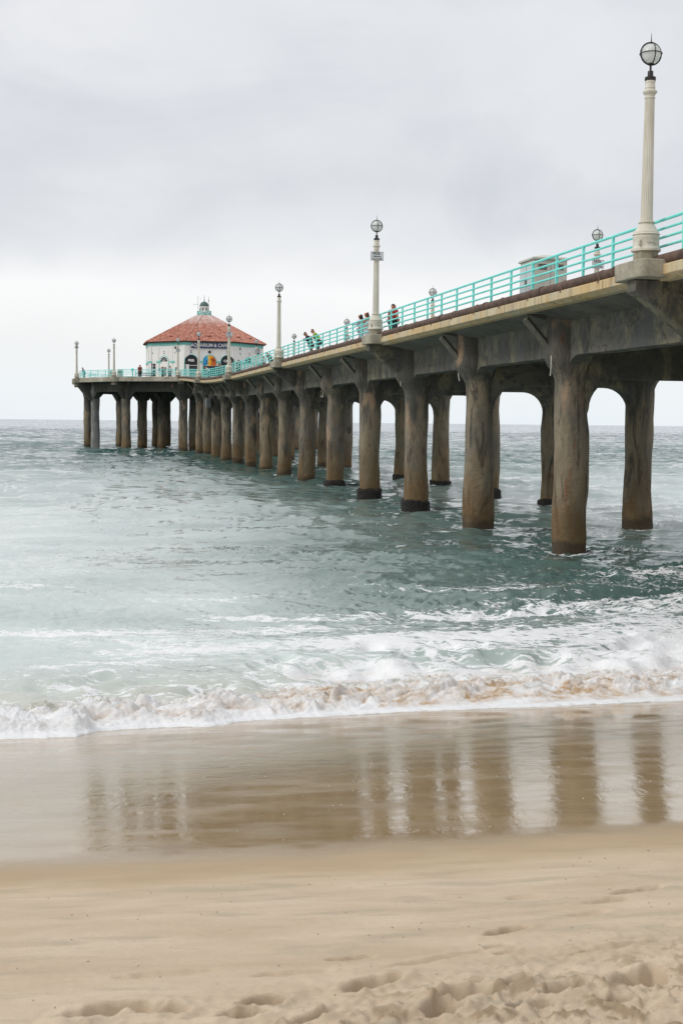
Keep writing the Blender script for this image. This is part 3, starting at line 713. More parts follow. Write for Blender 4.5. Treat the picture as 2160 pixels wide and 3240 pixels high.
for x,txt in ((-2.95,'PIER'),(0,None),(2.85,'CAFE')):
    fr=arch(f,x,0,3.2,1.12,-.05,.06,'arch_trim',M['band'],RHX)
    gl=arch(f,x,.9,3.2,1.0,.0,.075,'window',M['glass'],RHX)
    for zz in (1.45,2.55): plate(f,x,zz,2.0,.07,.07,.11,'window_bar',M['white'],gl)
    plate(f,x,.85,2.2,.1,.02,.2,'sill',M['white'],gl)
    if txt:
        aw=arch(f,x,2.72,3.2,1.02,.078,.12,'painted_panel',M['awn'],RHX); text_obj('lettering',txt,.5,M['white'],aw,f(x,3.32,.14),rotT,.01,.02,1.05)
    else:
        m=Mat('sunset_panel',.6); v=m.coord(); sx=m.n('ShaderNodeSeparateXYZ'); m.L.new(v,sx.inputs[0])
        g=m.math('MULTIPLY_ADD',sx.outputs['Y'],.42,.5); g2=m.math('ADD',g,m.math('MULTIPLY_ADD',m.noise(v,1.5,3),.3,-.15))
        panel=arch(f,x,2.55,3.2,1.0,.078,.12,'painted_panel',m.m,RHX)
        col=m.ramp(g2,[(.18,lin(212,84,36)),(.38,lin(240,150,40)),(.58,lin(250,196,60)),(.68,lin(70,180,222)),(.9,lin(28,120,196))]); m.fin(col)
        pm=MB()
        for px,h in ((.28,.95),(.5,.75)):
            pm.prism([(px-.03,2.58),(px+.03,2.58),(px+.06,2.6+h),(px+.02,2.6+h)],lambda p,q,w:f(p,q,w),.12,.13)
            for a in (20,60,110,150,200,-20):
                c,s=math.cos(R(a)),math.sin(R(a)); pm.prism([(px+.04,2.6+h),(px+.04+.3*c-.05*s,2.6+h+.3*s+.05*c-.05),(px+.04+.36*c,2.6+h+.3*s-.16)],lambda p,q,w:f(p,q,w),.12,.13)
        pm.build('palm_silhouettes',simple('silhouette_brown',lin(96,52,34),.7),panel)
        sm=MB(); sm.prism([(-.85,2.78),(-.2,2.86),(0,2.98),(-.3,2.93),(-.85,2.86)],lambda p,q,w:f(p,q,w),.12,.13)
        sm.prism([(-.5,2.9),(-.4,2.92),(-.42,3.15),(-.35,3.3),(-.5,3.42),(-.6,3.25),(-.52,3.1)],lambda p,q,w:f(p,q,w),.12,.13).build('surfer_silhouette',simple('silhouette_blue',lin(20,40,70),.7),panel)
for x in (-2.95,2.85):
    for zz in (4.62,4.9): diamond(f,x,zz,.13,'vent',M['grille'],RHX)
diamond(f,0,4.72,.3,'vent',M['grille'],RHX)
f,nrm,rgt=face_frame(45) ; sg_=1
def lx(fr): return (fr-.5)*2*RW*math.sin(R(22.5))
# decide which way x runs so that fr=0 is the outer (left) corner
def LX(fr,t):
    ff,_,_=face_frame(t); a=ff(-1,0); b=ff(1,0); pa=RHX.matrix_basis@a; return lx(fr)
for (t,items) in ((45,'left'),(315,'right')):
    f,nrm,rgt=face_frame(t); rT=(R(90),0,math.atan2(rgt.y,rgt.x))
    if items=='left':
        wn=plate(f,lx(.11),1.9,1.05,2.0,.0,.08,'window',M['glass'],RHX); plate(f,lx(.11),1.9,.06,2.0,.08,.1,'window_bar',M['white'],wn)
        for zz in (1.3,1.9,2.5): plate(f,lx(.11),zz,1.05,.05,.08,.105,'window_bar',M['white'],wn)
        x=lx(.42); arch(f,x,0,3.2,1.0,-.05,.06,'arch_trim',M['band'],RHX); arch(f,x,0,3.2,.88,-.02,.075,'door_surround',M['white'],RHX)
        fan=arch(f,x,3.2,3.21,.74,.05,.085,'fanlight',M['glass'],RHX)
        b=MB(); 
        for a in (36,72,108,144): c,s=math.cos(R(a)),math.sin(R(a)); b.prism([(x-.02*s,3.2+.02*c),(x+.74*c-.02*s,3.2+.74*s+.02*c),(x+.74*c+.02*s,3.2+.74*s-.02*c),(x+.02*s,3.2-.02*c)],lambda p,q,w:f(p,q,w),.085,.1)
        b.build('glazing_bar',M['white'],fan)
        for dx in (-.36,.36):
            dr=plate(f,x+dx,1.25,.66,2.5,.076,.11,'door',M['white'],RHX); plate(f,x+dx,1.6,.42,1.4,.1,.118,'door_pane',M['glass'],dr)
            plate(f,x+dx,1.6,.04,1.4,.118,.126,'door_bar',M['white'],dr); plate(f,x+dx,1.6,.42,.04,.118,.126,'door_bar',M['white'],dr)
        plate(f,lx(.30),1.9,.3,.45,.07,.1,'notice',M['navy'],RHX)
        plate(f,lx(.73),5.4,.36,.36,-.02,.05,'vent',M['grille'],RHX)
        for a,zz in ((.1,4.6),(.72,4.6),(.42,4.5),(.42,4.8)): diamond(f,lx(a),zz,.12,'vent',M['grille'],RHX)
    else:
        x=lx(.5); arch(f,x,0,3.2,1.0,-.05,.06,'arch_trim',M['band'],RHX); fan=arch(f,x,3.2,3.21,.8,.05,.085,'fanlight',M['glass'],RHX); plate(f,x,1.5,1.7,3.0,.06,.09,'door',M['white'],RHX)
        plate(f,lx(.22),5.4,.36,.36,-.02,.05,'vent',M['grille'],RHX); plate(f,lx(.84),5.1,.5,.9,-.02,.07,'louvre',M['grille'],RHX)
        for a,zz in ((.22,4.6),(.53,4.5),(.53,4.8)): diamond(f,lx(a),zz,.12,'vent',M['grille'],RHX)
# small skylight vents on the roof
for t,x in ((0,0),(45,0),(315,-1.5),(315,1.7),(0,3.2)):
    a=R(t); nrm=Vector((-math.cos(a),math.sin(a),0)); rg=Vector((-nrm.y,nrm.x,0)); p=nrm*(8.3)+rg*x+Vector((0,0,HW+1.15))
    MB().sphere(p,.35,10,8,(1,1,.55)).build('roof_vent',M['tile'],RHX,smooth=True)
# ================================================================== THINGS ON THE DECK
cb=empty('utility_cabinet',pw(13.4,4.1,zd(13.4)-.07),PROT,'big pale metal cabinet with a hipped lid behind the near railing','cabinet'); cb.scale=(1,1,.93)
MB().box((0,0,.9),(1.5,1.3,1.8)).build('cabinet_body',M['cabinet'],cb,bevel=.02)
MB().box((0,0,1.84),(1.66,1.44,.08)).add([(-.83,-.72,1.882),(.83,-.72,1.882),(.83,.72,1.882),(-.83,.72,1.882),(-.2,-.1,2.06),(.2,-.1,2.06),(.2,.1,2.06),(-.2,.1,2.06)],[(0,1,2,3),(4,5,6,7),(0,1,5,4),(1,2,6,5),(2,3,7,6),(3,0,4,7)]).build('lid',M['cabinet'],cb,bevel=.02)
for s in (-1,1):
    d=MB().box((s*.37,.665,.9),(.68,.03,1.6)).build('door',M['cabinet2'],cb,bevel=.01); MB().box((s*.08,.69,.95),(.03,.03,.2)).build('handle',M['dark_metal'],d)
for y in (-.32,.32):
    d=MB().box((-.765,y,.9),(.03,.6,1.6)).build('door',M['cabinet'],cb,bevel=.01); vv=MB()
    for j in range(4): vv.box((-.785,y,1.42+j*.06),(.02,.34,.035))
    vv.build('vent',M['grille'],d)
def bin_(u,v,label,h=1.35,w=1.2):
    b=empty('litter_bin',pw(u,v,zh-.07),PROT,label,'bin','pale green bins on the round head')
    MB().lathe([(.6*w,0),(.62*w,.05),(.6*w,.08),(.6*w,h-.1),(.64*w,h-.06),(.6*w,h)],8).build('bin_body',M['bin'],b,bevel=.02); MB().lathe([(.58*w,h),(.5*w,h+.12),(.1,h+.2)],8).build('lid',M['bin'],b)
    MB().box((-.62*w,0,h-.3),(.04,.5,.2)).build('bin_flap',M['grille'],b)
    return b
u_,v_=hp(56,RH-4.5); bin_(u_,v_,'pale green bin just right of the lamp on the round head',1.35,.8)
u_,v_=hp(66,RH-4.8); bin_(u_,v_,'shorter pale green bin with dark flap left of that lamp',1.3,.8)
def viewer(u,v,label):
    b=empty('coin_binoculars',pw(u,v,zh-.07),PROT,label,'viewer')
    MB().lathe([(.28,0),(.28,.05),(.09,.12),(.07,1.0),(.12,1.1)],12).build('stand',M['turq'],b,smooth=True)
    MB().sphere((0,0,1.3),.27,14,10,(1,.8,.9)).tube([(-.15,.1,1.36),(.3,.1,1.36)],.08,8).tube([(-.15,-.1,1.36),(.3,-.1,1.36)],.08,8).build('viewer_head',M['turq'],b,smooth=True)
u_,v_=hp(38,RH-1.3); viewer(u_,v_,'turquoise coin operated binoculars left of the man in a maroon shirt')
b=empty('picnic_table',pw(*hp(34,RH-2.7),zh-.07),PROT-.5,'dark picnic table behind the rail beside the man in a maroon shirt','table')
MB().box((0,0,.74),(.8,3.0,.06)).build('tabletop',M['grille'],b)
for s in (-1,1): MB().box((s*.7,0,.45),(.3,3.0,.05)).build('bench_seat',M['grille'],b)
for y in (-1.1,1.1): MB().tube([(-.7,y,0),(.25,y,.72)],.05,6).build('leg',M['turq'],b); MB().tube([(.7,y,0),(-.25,y,.72)],.05,6).build('leg',M['turq'],b)
# people
person(on_deck(55.3,4.95),rzdir(.25,1),'person in a green T-shirt and grey trousers leaning on the rail',lean=.55,shirt=(128,196,48),pants=(86,88,92),arms='rail',legs='lean',h=1.8,build=1.1,group='people on the pier')
person(on_deck(57.8,5.0),rzdir(.35,1),'person in dark jacket and brown shorts leaning with clasped hands over the rail',lean=.6,shirt=(44,46,58),pants=(84,66,58),shorts=True,arms='rail',sleeve=2,skin='skin2',h=1.78,group='people on the pier')
person(on_deck(40.2,4.9),rzdir(.35,1),'long haired person in a white top standing beside the sign lamp',lean=.06,shirt=(222,214,224),pants=(226,222,228),hair=(96,56,44),longhair=True,arms='rail',h=1.68,bare=True,group='people on the pier')
person(on_deck(41.5,4.95),rzdir(.6,1),'dark haired person in white holding the rail left of a long haired one',lean=.1,shirt=(226,220,230),pants=(210,206,220),hair=(40,30,32),longhair=True,arms='rail',sleeve=2,h=1.66,group='people on the pier')
person(on_deck(36.0,4.4),rzdir(.4,-1),'person in a red T-shirt seen from behind, right of the sign lamp',shirt=(176,40,52),pants=(60,60,70),hair=(58,48,44),build=1.55,h=1.8,group='people on the pier')
hq=lambda t,r:pw(*hp(t,r),zh-.07)
person(hq(75,RH-1.2),rzdir(.2,.9),'person in a blue jacket at the far left end of the round head',lean=.3,shirt=(60,66,130),pants=(120,84,84),arms='rail',h=1.75,sleeve=2,group='people on the pier')
person(hq(34,RH-1.2),rzdir(1,-.2),'person in a maroon shirt seen from behind at the dark table',shirt=(120,48,46),pants=(50,48,52),build=1.2,h=1.8,group='people on the pier')
person(hq(27.3,RH-4.5),rzdir(-1,.2),'dark clothed person with brown hair before the cafe doors',shirt=(58,56,66),pants=(52,50,58),hair=(110,64,48),longhair=True,h=1.7,legs='walk',group='people on the pier')
person(hq(23.3,RH-4.5),rzdir(1,.1),'person in a white shirt with a dark backpack walking left of the standpipe',shirt=(196,200,212),pants=(66,70,84),h=1.78,legs='walk',group='people on the pier')
person(pw(137,4.2,zd(137)-.07),rzdir(.2,1),'person in a white T-shirt bending over behind the rail below the sunset panel',lean=.75,shirt=(238,236,240),pants=(60,60,76),arms='rail',build=1.15,group='people on the pier')
person(pw(125.5,4.2,zd(125.5)-.07),rzdir(-.8,.6),'large person in a dark grey shirt and cap standing left of the sign lamp',shirt=(70,68,74),pants=(46,46,52),build=1.3,h=1.86,skin='skin2',group='people on the pier')
person(pw(112.5,4.2,zd(112.5)-.07),rzdir(-.8,.6),'person in dark clothes with tan arms right of the fourth near lamp',shirt=(74,62,60),pants=(48,48,56),h=1.75,skin='skin2',group='people on the pier')
person(pw(106.2,4.2,zd(106.2)-.07),rzdir(.6,.8),'person in black behind the rail where the deck starts to climb',shirt=(36,38,44),pants=(36,36,42),h=1.72,group='people on the pier')
person(pw(84.3,4.6,zd(84.3)-.07),rzdir(.8,.5),'person in a white top low behind the rail left of the third lamp',shirt=(226,218,222),pants=(120,116,120),h=1.2,group='people on the pier')
person(pw(80,4.6,zd(80)-.07),rzdir(.8,.5),'stooping person in black beside the third lamp',lean=.7,shirt=(34,34,40),pants=(44,44,52),arms='rail',h=1.45,group='people on the pier')
# ================================================================== BEACH
SHQ=[-400,-6,.44,1.44,1.75,2.57,3.25,3.95,5.9,6.95,8.95,10.88,16,400]; SHT=[18.2,18.0,17.94,17.75,18.35,18.5,18.1,18.75,18.85,18.8,18.45,18.28,18.4,18.4]
def ts(q):
    q=np.asarray(q,float); return np.interp(q,SHQ,SHT)+.10*pn(q*1.4,q*0+3.3,11)+.05*pn(q*5,q*0+1.3,12)+.03*pn(q*14,q*0+1.3,15)
def tw(q): 
    q=np.asarray(q,float); return np.interp(q,[-400,.2,1.05,2.47,3.42,4.13,4.99,400],[9.0,8.96,8.72,8.52,8.38,8.44,8.33,8.4])+.05*pn(q*.9,q*0,13)
HOL=[(2.71,6.22,.15,.05,.035,.3),(2.55,5.98,.075,.03,.02,0),(2.54,5.86,.06,.03,.02,.2),(1.82,6.06,.12,.035,.02,0),(1.78,5.60,.16,.07,.06,.3),(2.1,5.30,.14,.08,.075,-.3),(2.38,5.36,.10,.045,.045,.2),(.62,5.62,.20,.09,.06,.1),(.80,5.52,.12,.06,.06,0),(1.24,5.50,.13,.06,.055,.4),(1.12,5.35,.12,.05,.05,0),(3.49,6.58,.16,.05,.018,0),(3.25,6.38,.13,.05,.015,0),(2.95,5.25,.18,.08,.05,.4),(2.56,5.20,.12,.05,.04,0),(3.1,6.9,.12,.04,.014,0),(3.75,6.75,.2,.05,.02,.2),(2.2,5.9,.3,.03,.012,.15),(1.5,5.9,.25,.04,.012,-.1),(3.1,5.75,.3,.03,.014,.1),(.9,6.1,.25,.05,.01,0),(1.95,5.15,.12,.07,.06,.6),(1.45,5.2,.15,.06,.06,.2),(2.75,4.98,.12,.06,.05,-.4),(2.3,5.05,.12,.05,.05,.3)]
def beach_z(q,t,fine=True):
    q=np.asarray(q,float); t=np.asarray(t,float)
    b=.25+.14*(18.6-t); b=np.where(t<0,2.85+.9*(1-np.exp(t/12.0)),b)
    b=np.where(t>24,-.5-(t-24)*.03,b)
    dry=sst(8.2,6.6,t); rough=sst(6.4,4.9,t-.15*q+.45)
    b=b+.03*fbm(q*.5,t*.8,3,20)*sst(9,6,t)+.012*fbm(q*1.6,t*4,4,21)*dry
    if fine:
        b=b+rough*(.075*fbm(q*3.2,t*3.6,6,30,.58)+.040*(fbm(q*4.5+2*pn(q*2,t*2,5),t*5,4,33,.55,True)-.55))+rough*.020*fbm(q*13,t*15,3,44,.6)+rough*.012*sst(.25,.5,pn(q*20,t*22,45))+dry*.0030*fbm(q*22,t*26,3,40)+dry*.004*fbm(q*6,t*16,3,42)
        b=b+sst(14,17.5,t)*.01*pn(q*1.2,t*1.2,8)
        for (hq_,ht,a,c,d,rt) in HOL:
            m=(abs(q-hq_)<a*3)&(abs(t-ht)<a*3)
            if not m.any(): continue
            dq,dt=q[m]-hq_,t[m]-ht; cr,sr=math.cos(rt),math.sin(rt); e=((dq*cr+dt*sr)/a)**2+((-dq*sr+dt*cr)/c)**2
            w=.25*pn(dq*14+hq_*5,dt*14+ht*3,3); rr=np.sqrt(e)+w
            bb=b[m]; bb=bb-1.9*d*(1-sst(.62,1.1,rr))+d*.35*np.exp(-((rr-1.35)/.3)**2); b[m]=bb
    return b
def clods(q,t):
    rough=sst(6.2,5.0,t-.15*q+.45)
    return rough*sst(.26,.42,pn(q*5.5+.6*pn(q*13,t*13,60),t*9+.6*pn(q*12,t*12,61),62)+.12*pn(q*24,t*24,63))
def grid_obj(name,Q,T,Z,mat,attrs={},conv=qt):
    nt,nq=Q.shape; c,s=math.cos(SH),math.sin(SH)
    co=np.empty((nt*nq,3),np.float32); q=Q.ravel(); t=T.ravel()
    co[:,0]=q*c-t*s; co[:,1]=q*s+t*c; co[:,2]=Z.ravel()
    i=np.arange(nt*nq).reshape(nt,nq); f=np.stack([i[:-1,:-1],i[:-1,1:],i[1:,1:],i[1:,:-1]],-1).reshape(-1,4).astype(np.int32)
    me=bpy.data.meshes.new(name); me.vertices.add(len(co)); me.vertices.foreach_set('co',co.ravel())
    me.loops.add(f.size); me.loops.foreach_set('vertex_index',f.ravel()); me.polygons.add(len(f)); me.polygons.foreach_set('loop_start',np.arange(0,f.size,4,dtype=np.int32))
    me.update(calc_edges=True); me.shade_smooth()
    for k,v in attrs.items():
        a=me.attributes.new(k,'FLOAT','POINT'); a.data.foreach_set('value',v.ravel().astype(np.float32))
    me.materials.append(mat); o=bpy.data.objects.new(name,me); COL.objects.link(o); o['kind']='structure'; return o
def axis(parts):
    out=[]
    for a,b,d0,d1 in parts:      # from a to b with step growing d0->d1
        x=a; 
        while x<b-1e-9:
            out.append(x); x+=d0+(d1-d0)*(x-a)/(b-a)
    out.append(parts[-1][1]); return np.array(out)
def mk_sand():
    m=Mat('beach_sand',.95); v=m.coord(); wet=m.attr('wet')
    g=m.noise(v,170,3,.8); n=m.noise(m.coord((1,3,1),rot=(0,0,-SH)),.9,6,.6,.5)
    dry=m.mix(m.ramp(n,[(.36,0.),(.64,1.)]),lin(186,168,144),lin(201,184,161)); dry=m.mix(m.ramp(g,[(.35,.28),(.6,0.)]),dry,lin(150,124,88))
    br=m.noise(m.coord((1.2,5,1),rot=(0,0,-SH),loc=(3,2,0)),1.1,5,.6,.4); dry=m.mix(m.ramp(br,[(.52,0.),(.66,.6)]),dry,lin(164,153,132))
    sp=m.n('ShaderNodeTexVoronoi'); m.L.new(v,sp.inputs['Vector']); sp.inputs['Scale'].default_value=9
    dry=m.mix(m.ramp(sp.outputs['Distance'],[(.03,.7),(.06,0.)]),dry,lin(120,94,66))
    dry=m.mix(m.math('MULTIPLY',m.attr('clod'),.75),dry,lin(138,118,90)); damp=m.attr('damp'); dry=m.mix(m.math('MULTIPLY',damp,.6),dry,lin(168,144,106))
    wc=m.mix(m.ramp(m.noise(m.coord((1,2,1)),.8,4),[(.35,0.),(.65,1.)]),lin(146,124,93),lin(157,135,102))
    wc=m.mix(m.math('MULTIPLY',m.attr('film_sky_sheen'),m.ramp(m.noise(m.coord((.7,1.6,1)),1.6,5,.6),[(.3,.35),(.65,.9)])),wc,lin(188,176,160)); col=m.mix(wet,dry,wc)  # paler base colour: foam residue plus sky reflection painted in
    m.b.inputs['Specular IOR Level'].default_value=.5
    m.put(m.b.inputs['IOR'],m.math('MULTIPLY_ADD',wet,.0,1.4))
    ro=m.math('MULTIPLY_ADD',wet,-.89,.95,clamp=True); ro=m.math('ADD',ro,m.math('MULTIPLY',m.attr('upper'),m.math('MULTIPLY',m.noise(m.coord((.6,1.2,1)),1.1,4),.16))); ro=m.math('ADD',ro,m.math('MULTIPLY',m.math('MULTIPLY',m.ramp(m.noise(m.coord((1,2.2,1)),1.3,4),[(.4,0.),(.7,1.)]),wet),.13))
    rip=m.noise(m.coord((1.0,3.6,1),rot=(0,0,-SH)),2.6,5,.55,.3); r2=m.noise(m.coord((1.2,2.6,1),rot=(0,0,-SH),loc=(1,5,2)),26,4,.6)
    b=m.bump(rip,.0011,1); pp=m.ramp(m.noise(m.coord((1,1,1),loc=(7,1,2)),.9,3),[(.35,.25),(.7,1.)]); b=m.bump(m.math('MULTIPLY',pp,m.noise(m.coord((5.5,2.0,1),rot=(0,0,.3),loc=(1,5,2)),1.6,5,.6,.8)),.0026,1,b)
    vm=m.n('ShaderNodeMix',data_type='VECTOR'); m.put(vm.inputs[0],wet); bd=m.bump(g,.003); m.put(vm.inputs[4],bd); m.put(vm.inputs[5],b)
    return m.fin(col,ro,vm.outputs[1])
tA=axis([(-300,-10,20,4),(-10,4.2,1.2,.1),(4.2,6.8,.011,.013),(6.8,9.5,.02,.03),(9.5,19.5,.05,.08),(19.5,60,.3,6)])
qA=axis([(-600,-20,60,4),(-20,-1,1.5,.1),(-1,4.6,.013,.013),(4.6,12,.03,.08),(12,30,.3,2),(30,600,3,60)])
Q,T=np.meshgrid(qA,tA); Zb=beach_z(Q,T)
wetm=sst(-.75,.65,T-tw(Q)+.14*fbm(Q*3,T*3,3,50)); dampm=sst(-1.2,0,T-tw(Q)+.3*fbm(Q*1.2,T*2,3,52))
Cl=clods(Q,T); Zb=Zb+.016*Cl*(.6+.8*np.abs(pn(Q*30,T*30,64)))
grid_obj('beach',Q,T,Zb,mk_sand(),{'wet':wetm,'damp':dampm,'clod':Cl,'upper':sst(13.5,17.0,T)*sst(9.5,4,Q),'film_sky_sheen':sst(12.0,17.5,T)*sst(11.5,3.5,Q)*.75})
# ================================================================== SEA
def sea_fields(Q,T,dt):
    d=T-ts(Q)
    z=np.zeros_like(Q)
    rs=np.random.RandomState(11)
    zone=sst(4,12,Q-.12*(T-30))*sst(130,60,T)
    amp_env=sst(20,34,T)*.75+.25
    for i in range(46):
        lam=.55*1.105**i
        if lam>34: break
        th=rs.normal(0,.42 if lam>3 else .75); kx,kt=math.sin(th)*2*math.pi/lam,math.cos(th)*2*math.pi/lam
        a=.0030*lam**.86*(1+1.2*zone)*rs.uniform(.6,1.2); ph=rs.uniform(0,6.28)
        if lam>9: a*=.8
        mod=.6+.8*np.clip(pn(Q/(lam*5),T/(lam*4),60+i)+.35,0,1.2)
        res=sst(2.2,5,lam/np.maximum(dt,.01))
        w=np.sin(kx*Q+kt*T+ph); z+=a*(w+.18*np.cos(2*(kx*Q+kt*T+ph)))*mod*res*(amp_env if lam>1.4 else 1)
    off=sst(45,110,T)
    def rid(sq,st,seed,warp=.35):
        u_=Q/sq+warp*pn(Q/sq*.7,T/st*.7,seed+7); v_=T/st+warp*pn(Q/sq*.6,T/st*.6,seed+3); p=1-np.abs(pn(u_,v_,seed))*2.2
        return (np.clip(p,-.2,1)**2*np.sign(p)-.35)*sst(1.5,4,st/np.maximum(dt,.01))*np.clip(.35+1.3*(pn(Q/(sq*5),T/(st*7),seed+9)+.3),.1,1.6)
    mid=sst(28,60,T); nr=sst(24,32,T)*sst(110,60,T)*(.85+.7*zone)
    z+=mid*(.16*rid(5.5,2.6,201)+.10*rid(2.6,1.3,202))*(.6+.6*off)+off*.22*rid(13,6,203)+nr*(.060*rid(1.3,.62,204)+.030*rid(.6,.3,205))
    for i in range(22):
        lam=3.2*1.075**i; th=rs.normal(0,.6); kx,kt=math.sin(th)*2*math.pi/lam,math.cos(th)*2*math.pi/lam; ph=rs.uniform(0,6.28)
        a=.0050*lam**.85*rs.uniform(.6,1.2); mod=.5+1.1*np.clip(pn(Q/(lam*3),T/(lam*3),160+i)+.3,0,1.3); w=np.sin(kx*Q+kt*T+ph)
        z+=off*a*(w+.22*np.cos(2*(kx*Q+kt*T+ph)))*mod*sst(2.2,5,lam/np.maximum(dt,.01))
    # a few steeper swells under and beyond the pier
    for (q0,t0,wq,wt,h) in ((14,104,16,2.2,.32),(55,118,20,3,.35),(62,86,9,2.0,.3),(25,60,7,1.6,.16),(9,33.5,5,.9,.10),(16.5,33.5,2.8,.55,.22),(12.5,37,4,.8,.12),(20,37,3,.6,.16),(-5,75,9,1.8,.18),(30,92,14,2.,.26)):
        tt=T-t0+.5*wt*pn(Q/wq*2,T*0,70)*2; z+=h*np.exp(-((Q-q0)/wq)**2)*np.where(tt<0,np.exp(-(tt/(wt*.55))**2),np.exp(-(tt/(wt*1.3))**2))
    bz=.25+.14*(18.6-T)
    # run-up: thin sheet over the sand rising into a tumbling roller
    right=sst(4.5,8,Q)
    width=(3.6+1.2*right)*(1+.30*pn(Q*.5,T*.5,80)+.2*pn(Q*1.5,T*1.5,81))
    lump=fbm(Q*1.3,T*1.6,3,90,.5)
    big=np.abs(pn(Q*1.3+.5*pn(Q*3,T*3,91),T*1.6,92)); b2=np.abs(pn(Q*5.2+.5*pn(Q*9,T*9,95),T*6.0,93)); b3=np.abs(pn(Q*11+.8*pn(Q*17,T*17,8),T*13,94)); b4=np.abs(pn(Q*24+pn(Q*30,T*30,9),T*26,96))
    bil=np.minimum(big*2.0,1)*.62+np.minimum(b2*2.0,1)*.24+np.minimum(b3*2,1)*.15+np.minimum(b4*2,1)*.09
    prof=sst(0,.12,d)*.035+sst(.05,.9+.5*right,d)*(.13+.05*right)*(1-sst(width*.55,width*1.25,d))
    body=sst(.08,.5,d)*(1-sst(width*.75,width*1.35,d))
    body=body*(.30+.85*np.clip(.5+lump*2.0,0,1.5))*sst(.05,.30+.45*right,d-.25*right)*(1-.35*sst(1.2,3.2,d))
    z_in=bz+prof*.9+body*(bil*.20-.02)
    deep=sst(.8*width,1.5*width,d)
    lvl=.0+.06*sst(3,0,d-width)
    zz=z_in*(1-deep)+np.maximum(z+lvl,bz+.02)*deep
    zz=np.where(d<0,bz-.03-.25*np.clip(-d,0,1),zz)
    chop=fbm(Q*2.2,T*3.2,3,97,.55)*.03+fbm(Q*6,T*8,2,98)*.010
    zz=zz+deep*chop*sst(60,26,T)
    # foam density 0..1
    foam=sst(-.02,.05,d)*(1-.42*sst(1.0,2.6+right,d)-.58*sst(width*.8,width*1.35,d))
    def blob(q0,t0,a,b,s,rt=0):
        dq,dt_=Q-q0,T-t0; c,s_=math.cos(rt),math.sin(rt); return s*np.exp(-(((dq*c+dt_*s_)/a)**2+((-dq*s_+dt_*c)/b)**2))
    f2=blob(12,22.8,5.5,2.0,.50)+blob(15.5,26.5,6,2.4,.47)+blob(9.5,26.6,3.6,1.1,.50,.1)+blob(11.5,31.0,4.2,1.0,.50,.12)+blob(19,31,6,2.6,.52)+blob(2.2,28.9,3.4,.55,.62,-.06)+blob(4.4,26.0,2.6,.5,.45,.05)+blob(2.5,25,2,.35,.38)+blob(7.5,28.8,2.4,.6,.5,.08)+blob(3.6,27.3,1.6,.9,.42)+blob(6.6,30.6,1.8,.5,.48)+blob(1,36,2.4,1.0,.42)+blob(14,35,3.5,.7,.45)+blob(23,36,6,1.5,.44)+blob(7,24.0,2,.7,.35)+blob(8.3,22.3,2.4,.9,.4)+blob(5.6,33.5,2.0,.6,.36)+blob(-6,29,6,2,.5)+blob(-8,22,6,2,.4)+blob(26,27,7,3,.55)+.34*sst(width*1.9+1.5,width*.9,d)*(.6+.7*pn(Q*.6,T*1.1,120))
    f2=f2+blob(14,21.5,4.0,1.2,.35)+blob(17.5,23.5,4,3,.30)
    pat=sst(60,38,T)*.08+.14*pn(Q*.25,T*.35,99)*sst(70,30,T)
    foam=np.clip(np.maximum(foam*1.05,np.clip(f2,0,.86)+pat*sst(0,1.5,d)),0,1.1)
    # sandy churn
    sandy=np.clip((pn(Q*1.15+.6*pn(Q*3,T*3,5),T*1.7,101)+.52)*1.7,0,1)*sst(.15,.6,d)*(1-sst(width*.8,width*1.25,d))*(.45+.55*sst(3,6,Q)*(1-.35*sst(9,12,Q)))
    sandy=sandy*(1.25-.8*np.clip(big*2.2,0,1))
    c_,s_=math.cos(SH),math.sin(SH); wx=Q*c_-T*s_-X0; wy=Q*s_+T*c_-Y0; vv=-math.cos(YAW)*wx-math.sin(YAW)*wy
    milk_reflection=(sst(170,55,T)*.76+.06*sst(40,22,T)+.30*fbm(Q*.16,T*.3,3,102))*(1-.85*np.exp(-((vv-3)/10.5)**2)*sst(25,33,T))*(1-.55*sst(6,11,Q)*sst(21.5,26,T)*sst(60,40,T))  # turbid paleness, cut along the pier to paint in its dark reflection
    tint=sst(26,20,T)
    return zz,foam,np.clip(sandy,0,1),np.clip(milk_reflection,0,1),tint
